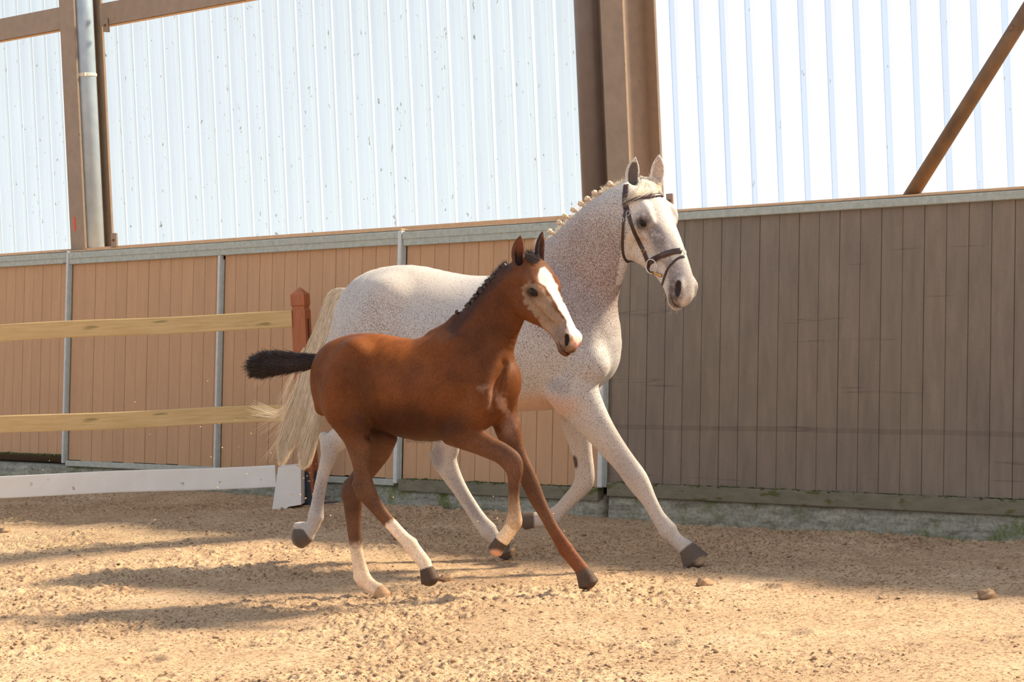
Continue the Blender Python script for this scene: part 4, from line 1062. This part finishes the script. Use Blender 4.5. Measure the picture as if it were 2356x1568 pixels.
for g in fl_paths:
    for q in range(120):
        pts = np.array(g, float)+rr.standard_normal((1, 2))*3.2+np.linspace(0, 1, len(g))[:, None]*rr.standard_normal(2)*3
        P, _n = surf_curve(bvm, pts, 12, .003+.010*rr.random())
        if len(P) >= 12:
            P = np.array(P[:12]); P[1:-1] = (P[:-2]+P[1:-1]+P[2:])/3; cs.append(P); rs.append(.00075*(1-.6*np.linspace(0, 1, 12)))
Vv, Ff = strands(np.array(cs), np.array(rs)); o = mesh_obj('forelock', Vv, Ff, M_cream, mare_root, True, None, np.ones((len(Vv), 3))); o['label'] = 'cream forelock brushed sideways'
def whiskers(H, root, mat, n_, seed, L0=.05):
    rr = np.random.default_rng(seed); cs = []; rs = []
    for i in range(n_):
        a_ = .53+.09*rr.random(); l_ = (rr.random()*2-1)*.04; p = H.w(a_, -.055+.01*rr.random(), l_); d = H.R@np.array([.35+.4*rr.random(), -.8-.2*rr.random(), rr.standard_normal()*.35]); d /= np.linalg.norm(d); L = L0*(.4+rr.random())
        cs.append([p+d*L*t+np.array([-.1, 0, -.1])*L*t*t for t in np.linspace(0, 1, 5)]); rs.append(.0006*(1-.6*np.linspace(0, 1, 5)))
    Vv, Ff = strands(np.array(cs), np.array(rs)); mesh_obj('whiskers', Vv, Ff, mat, root, True, None, np.ones((len(Vv), 3)))
whiskers(HM, mare_root, M_whisk, 60, 3)

# ------------------------------------------------------------ bridle
M_leather = simple('dark_brown_leather', lin(46, 32, 30), lin(66, 46, 42), 30, 0.35, 0, 0.1)
M_pad = simple('padded_leather', lin(58, 42, 40), lin(74, 54, 50), 30, 0.3, 0, 0.1)
M_steel = simple('polished_steel', lin(200, 196, 190), lin(215, 210, 205), 10, 0.22, 0.9, 0.0)
M_brass = simple('brass', lin(190, 150, 90), lin(205, 165, 100), 10, 0.25, 0.9, 0.0)
br = empty('bridle', (mare.P0[0], mare.P0[1], 0)); br.parent = mare_root; br.location = (0, 0, 0)
def strap(name, pts, wd, th=.006, m2=26, mat=None, cont=None, lift=.002, mirror=False):
    P, Nn = surf_curve(bvm, pts, m2, lift); P = np.array(P); Nn = np.array(Nn)
    if len(P) < 3: print('strap missed', name); return
    if cont is not None:                                 # carried on round the far side, in head coordinates
        for q in bez(np.array(cont), 16):
            X = HM.w(*q); l_, n_, i_, d_ = bvm.find_nearest(Vector(X)); P = np.vstack([P, np.array(l_)+np.array(n_)*lift]); Nn = np.vstack([Nn, np.array(n_)])
    for _ in range(3): P[1:-1] = (P[:-2]+2*P[1:-1]+P[2:])/4
    Nn = smooth_n(Nn); mb = MB(); ribbon(mb, P, Nn, wd, th)
    if mirror:
        Q = []; Mn = []
        for p, n_ in zip(P, Nn):
            h_ = HM.loc(p); h_[2] *= -1; l_, n2, i_, d_ = bvm.find_nearest(Vector(HM.w(*h_))); Q.append(np.array(l_)+np.array(n2)*lift); Mn.append(np.array(n2))
        Q = np.array(Q)
        for _ in range(3): Q[1:-1] = (Q[:-2]+2*Q[1:-1]+Q[2:])/4
        m2b = MB(); ribbon(m2b, Q, smooth_n(Mn), wd, th); m2b.build(name, mat or M_leather, br, True)
    return mb.build(name, mat or M_leather, br, True)
def buckle(px_, py_, w_, h_, mat=M_steel, ang=0):
    p, n_ = hit(bvm, px_, py_)
    if p is None: return
    mb = MB(); s_ = np.cross(n_, ZZ); s_ /= np.linalg.norm(s_); u = np.cross(s_, n_); a_ = math.radians(ang); s2 = s_*math.cos(a_)+u*math.sin(a_); u2_ = -s_*math.sin(a_)+u*math.cos(a_)
    pts = [p+n_*.008+s2*w_*math.cos(t)+u2_*h_*math.sin(t) for t in np.linspace(0, 2*math.pi, 17)]; mb.tube(pts, .0018, 8, False); mb.build('buckle', mat, br, True)
strap('cheekpiece', [(1443,478),(1449,503),(1459,532),(1472,560),(1482,580),(1490,602)], .020, .007, mirror=True)
strap('headpiece', [(1441,426),(1439,445),(1438,462),(1441,480)], .030, .008, cont=None, mirror=True, m2=14)
strap('throatlatch', [(1440,480),(1435,505),(1433,535),(1432,565),(1434,588),(1442,601),(1455,606)], .014, .006, mirror=True)
strap('browband', [(1437,469),(1450,462),(1470,456),(1500,451),(1528,447)], .022, .010, mat=M_pad)
strap('noseband', [(1494,604),(1506,596),(1524,587),(1549,579),(1566,577)], .030, .011, mat=M_pad, m2=24)
strap('flash_strap', [(1574,590),(1562,593),(1548,604),(1535,621),(1528,640),(1524,655)], .012, .005, m2=24)
strap('noseband_strap', [(1495,604),(1491,618),(1490,632),(1489,640)], .020, .006, m2=10)
buckle(1446, 491, .010, .013, M_steel, 20); buckle(1480, 577, .010, .008, M_brass, -20); buckle(1434, 505, .007, .010, M_steel); buckle(1572, 579, .012, .014, M_steel)
p, n_ = hit(bvm, 1503, 612); mb = MB(); s_ = np.cross(n_, ZZ); s_ /= np.linalg.norm(s_); u = np.cross(s_, n_)
mb.tube([p+n_*.016+s_*.038*math.cos(t)+u*.038*math.sin(t) for t in np.linspace(0, 2*math.pi, 41)], .0038, 10, False); mb.build('bit_ring', M_steel, br, True)
h_ = HM.loc(p+n_*.016); h_[2] *= -1; pm = HM.w(*h_); nm = HM.R@(HM.R.T@n_*np.array([1, 1, -1])); s_ = np.cross(nm, ZZ); s_ /= np.linalg.norm(s_); u = np.cross(s_, nm)
mb = MB(); mb.tube([pm+s_*.038*math.cos(t)+u*.038*math.sin(t) for t in np.linspace(0, 2*math.pi, 41)], .0038, 10, False); mb.build('bit_ring', M_steel, br, True)
q = hit(bvm, 1524, 634)[0]; mb = MB(); mb.tube([p+n_*.014+u*-.03, q+n_*.004], [.006, .009], 10); mb.build('bit', M_brass, br, True)

# ============================================================ the foal
foal = Horse((960, 880), 11.75, 18)
S_ = foal.section; T_ = foal.tube
S_([((766,808),(757,905),.085), ((778,784),(776,945),.135), ((815,768),(818,960),.165), ((860,766),(866,974),.175), ((910,775),(918,998),.195), ((965,779),(974,1014),.20), ((1015,765),(1020,1012),.19), ((1060,752),(1068,1003),.175), ((1105,768),(1110,985),.15), ((1140,810),(1140,955),.125)], k=0.04, fine=3)
S_([((1025,760),(1150,868),.115), ((1050,728),(1172,825),.095), ((1084,695),(1184,785),.078), ((1113,662),(1195,752),.068), ((1142,628),(1203,722),.062), ((1166,604),(1212,690),.058)], k=0.045, fine=3)
T_([(1000,772,14,.03),(1030,757,14,.03),(1050,735,12,.03)], 0, k=0.04)
T_([(825,815,42,.07),(790,880,52,.09),(790,935,50,.085),(812,975,40,.07)], -.105, k=0.04)
T_([(840,815,42,.07),(820,880,56,.09),(845,950,48,.08),(878,1000,34,.06)], .105, k=0.04)
T_([(748,850,15,.035),(738,895,18,.04),(745,935,22,.045)], -.06, k=0.04)
T_([(752,850,15,.035),(745,895,18,.04),(755,935,22,.045)], .06, k=0.04)
T_([(762,812,12,.03),(740,825,10,.022)], 0, k=0.02)
# near hind
T_([(812,975,42,.07),(823,1010,33,.055),(829,1045,26,.042),(833,1078,21,.034),(838,1112,22,.032),(850,1142,21,.030),(868,1168,17.5,.025),(888,1192,15.5,.023),(908,1214,15,.022),(928,1236,15.5,.023),(945,1252,18,.025)], -.10, k=0.018)
T_([(820,1112,11,.020),(832,1140,13,.022)], -.10, k=0.015)
T_([(945,1254,18,.026),(962,1276,17,.024),(978,1296,16.5,.027)], -.10, k=0.012)
T_([(982,1309,18,.036),(991,1336,24,.044)], -.10, k=0.005, cap=0.08, tag='hoof')
# far hind
T_([(880,1005,36,.055),(872,1035,30,.045),(852,1068,25,.036),(830,1098,24,.033),(812,1128,26,.032),(812,1160,23,.029),(813,1195,18.5,.025),(816,1235,15.5,.022),(822,1275,15.5,.022),(828,1305,18,.024),(833,1328,21,.026)], .09, k=0.018)
T_([(800,1112,10,.018),(797,1140,13,.020)], .09, k=0.015)
T_([(835,1332,19,.026),(853,1346,16.5,.024),(868,1356,16,.027)], .09, k=0.012)
T_([(872,1356,17,.034),(884,1373,19,.040)], .09, k=0.005, cap=0.15, tag='hoof')
# breast
T_([(1040,800,42,.05),(1085,860,48,.06),(1115,905,44,.065),(1118,930,34,.06)], -.09, k=0.03)
T_([(1100,835,40,.05),(1140,890,40,.06),(1160,920,32,.06),(1150,955,26,.05)], .075, k=0.03)
T_([(1118,905,40,.06),(1085,955,42,.06),(1060,985,38,.055)], -.10, k=0.03)
T_([(1160,836,4,.012,-.070),(1148,868,6,.022,-.105),(1142,900,7,.026,-.120),(1140,930,8,.028,-.120),(1134,958,8,.026,-.115)], -.1, k=0.04, sub=True)
T_([(838,850,8,.014),(846,905,11,.018),(856,955,13,.022),(866,985,12,.03)], -.19, k=0.045, sub=True)
T_([(850,1003,6,.05),(868,998,9,.08),(884,1004,7,.05)], -.10, k=0.03, sub=True)
T_([(1062,905,6,.014),(1040,950,8,.016),(1022,990,8,.016)], -.185, k=0.03, sub=True)
# near fore, folded
T_([(1045,985,42,.058),(1072,1000,36,.050),(1100,1015,30,.042),(1128,1030,26,.036),(1155,1043,25,.034),(1177,1062,26,.033),(1184,1082,21,.030),(1183,1105,15.5,.024),(1182,1140,13.5,.021),(1183,1172,15.5,.022),(1184,1195,19,.025)], -.10, k=0.018)
T_([(1184,1200,19,.026),(1172,1220,17,.024),(1158,1238,17,.026)], -.10, k=0.012)
T_([(1153,1245,17.5,.034),(1138,1268,18,.037)], -.10, k=0.005, cap=0.2, tag='hoof')
# far fore, reaching
T_([(1158,945,32,.055),(1168,985,31,.048),(1180,1020,25,.038),(1195,1055,21,.032),(1210,1088,21,.029),(1223,1118,21,.029),(1236,1148,18.5,.026),(1252,1178,15.5,.022),(1268,1208,14.5,.021),(1285,1236,15.5,.022),(1300,1260,18,.025)], .075, k=0.018)
T_([(1302,1264,18,.026),(1318,1284,17,.024),(1334,1303,16.5,.026)], .075, k=0.012)
T_([(1341,1312,19,.036),(1355,1345,25,.044)], .075, k=0.005, cap=0.08, tag='hoof')
HF = Head([[0.4854, 0.6635, 0.5691], [-0.3083, -0.479, 0.8218], [-0.8179, 0.5743, 0.0279]], [0.0695, 11.55, 1.58], [.744, .905, 1.02])
horse_head(foal.t, HF, True)
ear(foal.t, HF.atpx(1191,608,-.062), HF.atpx(1198,541,-.062), .0315, .022, (0.45,-1,0), -.004)
ear(foal.t, HF.atpx(1243,604,.060), HF.atpx(1249,531,.060), .0300, .022, (0.9,-.7,0), -.003)
foal.t.append(Tube([foal.pt(1180,655,0), HF.w(.08,-.02,0), HF.w(.13,-.04,0)], [.095,.085,.075], [.062,.064,.055], HF.R[:, 2], 0.04, fine=3))
V, F = build_body(foal.t, 0.0052)
print('foal verts', len(V))
px, py = proj(V); hl = HF.loc(V); rn = np.random.default_rng(3)
nz_ = vnoise(px/9, py/9)-.5; pj = px+nz_*10; pk = py+(vnoise(px/7+40, py/7)-.5)*10
headm = ((hl[:, 0] > -.22) & (hl[:, 0] < .7) & (np.abs(hl[:, 2]) < .16) & (px > 1190) & (py < 815)).astype(float)
base = np.tile(np.array(lin(106, 62, 32)[:3]), (len(V), 1))
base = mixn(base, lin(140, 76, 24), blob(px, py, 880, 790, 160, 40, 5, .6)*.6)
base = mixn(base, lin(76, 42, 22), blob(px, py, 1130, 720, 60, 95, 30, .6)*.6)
base = mixn(base, lin(58, 34, 22), blob(px, py, 945, 985, 135, 50, 5, .6)*.9)  # belly: dark hair, with the underside shade painted into the coat as well
base = mixn(base, lin(72, 46, 28), blob(pj, pk, 828, 880, 28, 95, -12, .8)*.55)
base = mixn(base, lin(104, 64, 44), blob(px, py, 960, 860, 18, 34, 0, .6)*.35)
base = mixn(base, lin(80, 48, 30), blob(px, py, 1085, 800, 70, 60, 30, .7)*.4)
for (cx, cy, rx, ry, a_, w_) in [(1130,915,7,30,10,.22),(1158,930,9,26,-25,.5),(1172,985,18,34,10,.28),(1110,893,12,8,-30,.25)]:
    base = mixn(base, lin(196, 164, 150), blob(pj, pk, cx, cy, rx, ry, a_, .6)*w_)
cb = np.zeros(len(V))
for (x_, y_) in bez([(1168,602),(1142,628),(1113,660),(1084,694),(1062,722),(1040,748)], 30): cb = np.maximum(cb, blob(pj, pk, x_+3, y_+4, 15, 15, 0, .7))
base = mixn(base, lin(60, 40, 34), cb*.9)
lg = sstep(975, 1050, py); base = mixn(base, lin(104, 76, 58), lg*.75)
base = mixn(base, lin(96, 66, 52), blob(px, py, 1165, 1050, 45, 34, 30, .7)*.5)
base = mixn(base, lin(92, 64, 52), blob(px, py, 1215, 1120, 22, 60, -20, .6)*.35)
base = mixn(base, lin(124, 72, 46), blob(px, py, 1310, 1265, 30, 60, -35, .5)*.7)
base = mixn(base, lin(84, 60, 52), blob(px, py, 800, 1110, 22, 34, 0, .6)*.5)
white = lin(236, 214, 190)
# stockings
sk = lambda cx, cy, dx, dy, so: sstep(-so, so, (pj-cx)*dx+(pk-cy)*dy)
nh = (px > 870)*(px < 1030)*(py > 1150)*sk(893, 1205, .70, .71, 8); base = mixn(base, white, nh.astype(float))
fh = (px < 905)*(py > 1180)*sk(820, 1255, .1, 1, 12)*(px < 920); base = mixn(base, lin(240, 214, 186), fh.astype(float)*(1-nh))
nf = (px > 1110)*(px < 1212)*(py > 1110)*sk(1182, 1165, 0, 1, 45)*.75; base = mixn(base, lin(214, 184, 152), nf.astype(float)*((px < 1206)*1.0))
nf2 = (px > 1110)*(px < 1200)*(py > 1205)*sk(1175, 1215, -.6, .8, 6); base = mixn(base, lin(232, 206, 172), nf2.astype(float)*.9)
# head
gf = inpoly(pj, pk, [(1196,661),(1206,689),(1218,710),(1241,740),(1261,771),(1282,796),(1300,812),(1325,800),(1310,765),(1298,738),(1275,716),(1264,685),(1250,668),(1232,652),(1215,648)], 4)*headm
base = mixn(base, lin(146, 124, 106), gf)
base = mixn(base, lin(112, 92, 80), blob(px, py, 1224, 676, 21, 17, 30, .6)*headm*.7)
base = mixn(base, lin(52, 40, 36), blob(px, py, 1224, 673, 14, 10, 25, .4)*headm*.85)
base = mixn(base, lin(122, 112, 112), blob(px, py, 1290, 765, 22, 24, 30, .6)*headm*.6)
base = mixn(base, lin(126, 88, 66), blob(px, py, 1222, 630, 20, 22, 0, .6)*headm*.5)
bz = inpoly(px+nz_*5, py, [(1244,617),(1238,632),(1240,648),(1256,660),(1267,676),(1275,694),(1286,709),(1297,726),(1304,740),(1307,756),(1313,768),(1321,780),(1328,792),(1342,782),(1341,766),(1330,748),(1318,732),(1307,712),(1296,693),(1285,675),(1281,654),(1272,637),(1261,622),(1252,614)], 2.5)*headm
base = mixn(base, lin(250, 240, 230), bz)
base = mixn(base, lin(226, 172, 160), blob(px, py, 1327, 786, 9, 14, 0, .6)*headm*.7)
base = mixn(base, lin(96, 76, 68), blob(px, py, 1292, 803, 16, 10, 20, .5)*headm*.8)
base = mixn(base, lin(34, 24, 24), headm*tmask(V, foal.t, 'nostril', 0.0, 0.003)); pass
base = mixn(base, lin(60, 42, 38), headm*tmask(V, foal.t, 'mouth', 0.0, 0.003)*.8)
em = tmask(V, foal.t, 'ear', 0.0, 0.006); base = mixn(base, lin(88, 60, 50), em*.8)
eh = tmask(V, foal.t, 'earhole', 0.001, 0.005); base = mixn(base, lin(46, 30, 26), eh*blob(px, py, 1194, 595, 16, 26, 0, .5)); base = mixn(base, lin(120, 70, 50), eh*blob(px, py, 1195, 558, 14, 24, 0, .5)*.7)
base = mixn(base, lin(46, 42, 46), em*(px > 1228)*(px < 1246)*.8)
hf = tmask(V, foal.t, 'hoof', 0.001, 0.004)
base = mixn(base, lin(86, 70, 60), hf); base = mixn(base, lin(216, 160, 128), hf*(px > 1110)*(px < 1165)*(py < 1290)*blob(px, py, 1138, 1276, 20, 12, 0, .4)); base = mixn(base, lin(206, 168, 132), hf*(px < 905)*.85)
dk = tmask(V, foal.t, 'hoof', 0.001, 0.006)
foal_root = empty('foal', (foal.P0[0], foal.P0[1], 0)); props(foal_root, 'chestnut brown foal with a white blaze cantering in front of the grey horse', 'foal')
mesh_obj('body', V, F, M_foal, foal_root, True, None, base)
bvf = bvh_of(V, F)
for l in (-1, 1): eye(HF, l, foal_root, .0285)
# tail: a dark brush held out behind
rr = np.random.default_rng(31)
core = bez([(748,824),(715,832),(680,833),(645,835),(610,838),(578,843)], 14); cr_ = np.interp(np.linspace(0, 1, 14), [0, .2, .5, .8, 1], [9, 19, 26, 32, 24])
mb = MB(); mb.tube([foal.pt(x_, y_, 0) for x_, y_ in core], [r_*.85*foal.P0[1]/FPX for r_ in cr_], 20)
Vc = np.array(mb.v)
cs = []; rs = []; hc = []
for i in range(3600):
    t = rr.random()**.8; j = t*13; j0 = min(int(j), 12); c = core[j0]+(core[j0+1]-core[j0])*(j-j0); r_ = np.interp(t, [0, .2, .5, .8, 1], [9, 18, 25, 31, 23])*.9
    ph = rr.random()*6.283; y0 = math.sin(ph)*r_; of = math.cos(ph)*r_*foal.P0[1]/FPX
    L = (18+18*rr.random())*(1 if t < .85 else .75); an = rr.standard_normal()*.16; pts = []
    for q in range(6):
        s_ = q/5; pts.append(foal.pt(c[0]-L*(1 if t < .6 else max(.25, math.cos(y0/max(r_,1)*1.2)))*s_*math.cos(an), c[1]+y0*(1+.12*s_)+L*s_*math.sin(an)+1.5*s_*s_, of*(1+.1*s_)))
    cs.append(pts); rs.append(.0014*(1-.75*np.linspace(0, 1, 6)))
    hc.append(np.tile((0.55+0.8*rr.random())*(np.array([1.5, 1.15, .95]) if rr.random() < .18*(t < .6) else np.ones(3)), (6, 1)))
Vs, Fs = strands(np.array(cs), np.array(rs)); hcol_ = np.repeat(np.array(hc).reshape(-1, 3), 3, 0)
tc_ = empty('x', (0, 0, 0)); bpy.data.objects.remove(tc_)
allf = [list(map(int, f)) for f in Fs]+[[i+len(Vs) for i in f] for f in mb.f]
o = mesh_obj('tail', np.vstack([Vs, Vc]), allf, M_dark, foal_root, True, None, np.vstack([hcol_, np.full((len(Vc), 3), .7)])); o['label'] = 'dark brown brush of a tail held straight out'
# mane
fb = [(1155,607,8),(1146,618,9),(1132,631,8),(1119,645,9.5),(1111,655,8),(1102,664,9.5),(1092,677,8.5),(1084,688,9),(1074,699,9),(1067,711,8),(1046,733,9.5),(1047,712,5)]
for i, (x_, y_, r_) in enumerate(fb): braid(x_+5, y_+5, r_, foal_root, M_dark, foal, -0.015, nub=(x_+13, y_+10) if i < 11 else (x_+4, y_+12), seed=40+i, col=(.9, .9, .9))
crest = bez([(1165,606),(1150,620),(1128,644),(1105,674),(1085,700),(1070,724),(1050,742)], 40)
tuft('mane', crest+np.array([4, 5]), M_dark, foal_root, 44, 16, (-.3, 1), .6, .0008, foal, -.005, colr=(1, 1, 1), seed=14)
tuft('mane', crest, M_dark, foal_root, 40, 11, (-.8, -.5), .8, .0007, foal, 0.0, seed=15)
tuft('mane', [(1050,742),(1040,747),(1030,750)], M_dark, foal_root, 80, 24, (-1, .25), .3, .0007, foal, 0.0, seed=16)
tuft('forelock', [(1222,592),(1228,596),(1215,590)], M_dark, foal_root, 90, 26, (-.25, -1), .5, .0006, foal, -0.02, seed=17, curl=1.6)
rr = np.random.default_rng(9); cs = []; rs = []
for g in [[(1216,588),(1224,592),(1236,600)], [(1212,590),(1222,598),(1232,604)], [(1220,585),(1230,592),(1240,600)]]:
    for q in range(90):
        P, _n = surf_curve(bvf, np.array(g, float)+rr.standard_normal((1, 2))*3, 8, .003+.008*rr.random())
        if len(P) >= 8: cs.append(P[:8]); rs.append(.0007*(1-.6*np.linspace(0, 1, 8)))
if cs:
    Vv, Ff = strands(np.array(cs), np.array(rs)); mesh_obj('forelock', Vv, Ff, M_dark, foal_root, True, None, np.ones((len(Vv), 3)))
tuft('belly_hair', [(x_, 1014-abs(x_-975)*.05) for x_ in range(935, 1020, 4)], M_dark, foal_root, 14, 6, (-.4, 1), .4, .0004, foal, 0.0, colr=(1.6, 1.2, 1), seed=19)

# grit thrown up by the hooves
rr = np.random.default_rng(77); P = []
for (cx, cy, sx_, sy_, n_, Yd) in [(700,1110,30,40,26,12.9),(1150,1180,30,40,18,12.3),(560,1000,80,60,16,12.6),(900,1180,60,30,12,12.2),(300,1150,200,120,14,12.5),(1240,1190,30,30,8,12.3)]:
    for i in range(n_): P.append((at(cx+rr.standard_normal()*sx_, cy+rr.standard_normal()*sy_, Yd+rr.standard_normal()*.3), .0016+.0032*rr.random()**2))
C0 = np.array([p for p, _ in P]); R0_ = np.array([r_ for _, r_ in P]); ok = C0[:, 2] > .05; C0 = C0[ok]; R0_ = R0_[ok]
V3 = (IV[None]*(1+.3*rr.standard_normal((len(C0), 12, 1))))*R0_[:, None, None]+C0[:, None]
F3 = (IF[None]+12*np.arange(len(C0))[:, None, None]).reshape(-1, 3)
props(mesh_obj('flying_grit', V3.reshape(-1, 3), F3, simple('light_sand_grain', lin(222, 186, 144), lin(236, 202, 160)), None, False, (-.5, 12.5, .3)), 'tiny grains of sand thrown up in the air behind the hooves', 'sand', kind='stuff')
print('done')
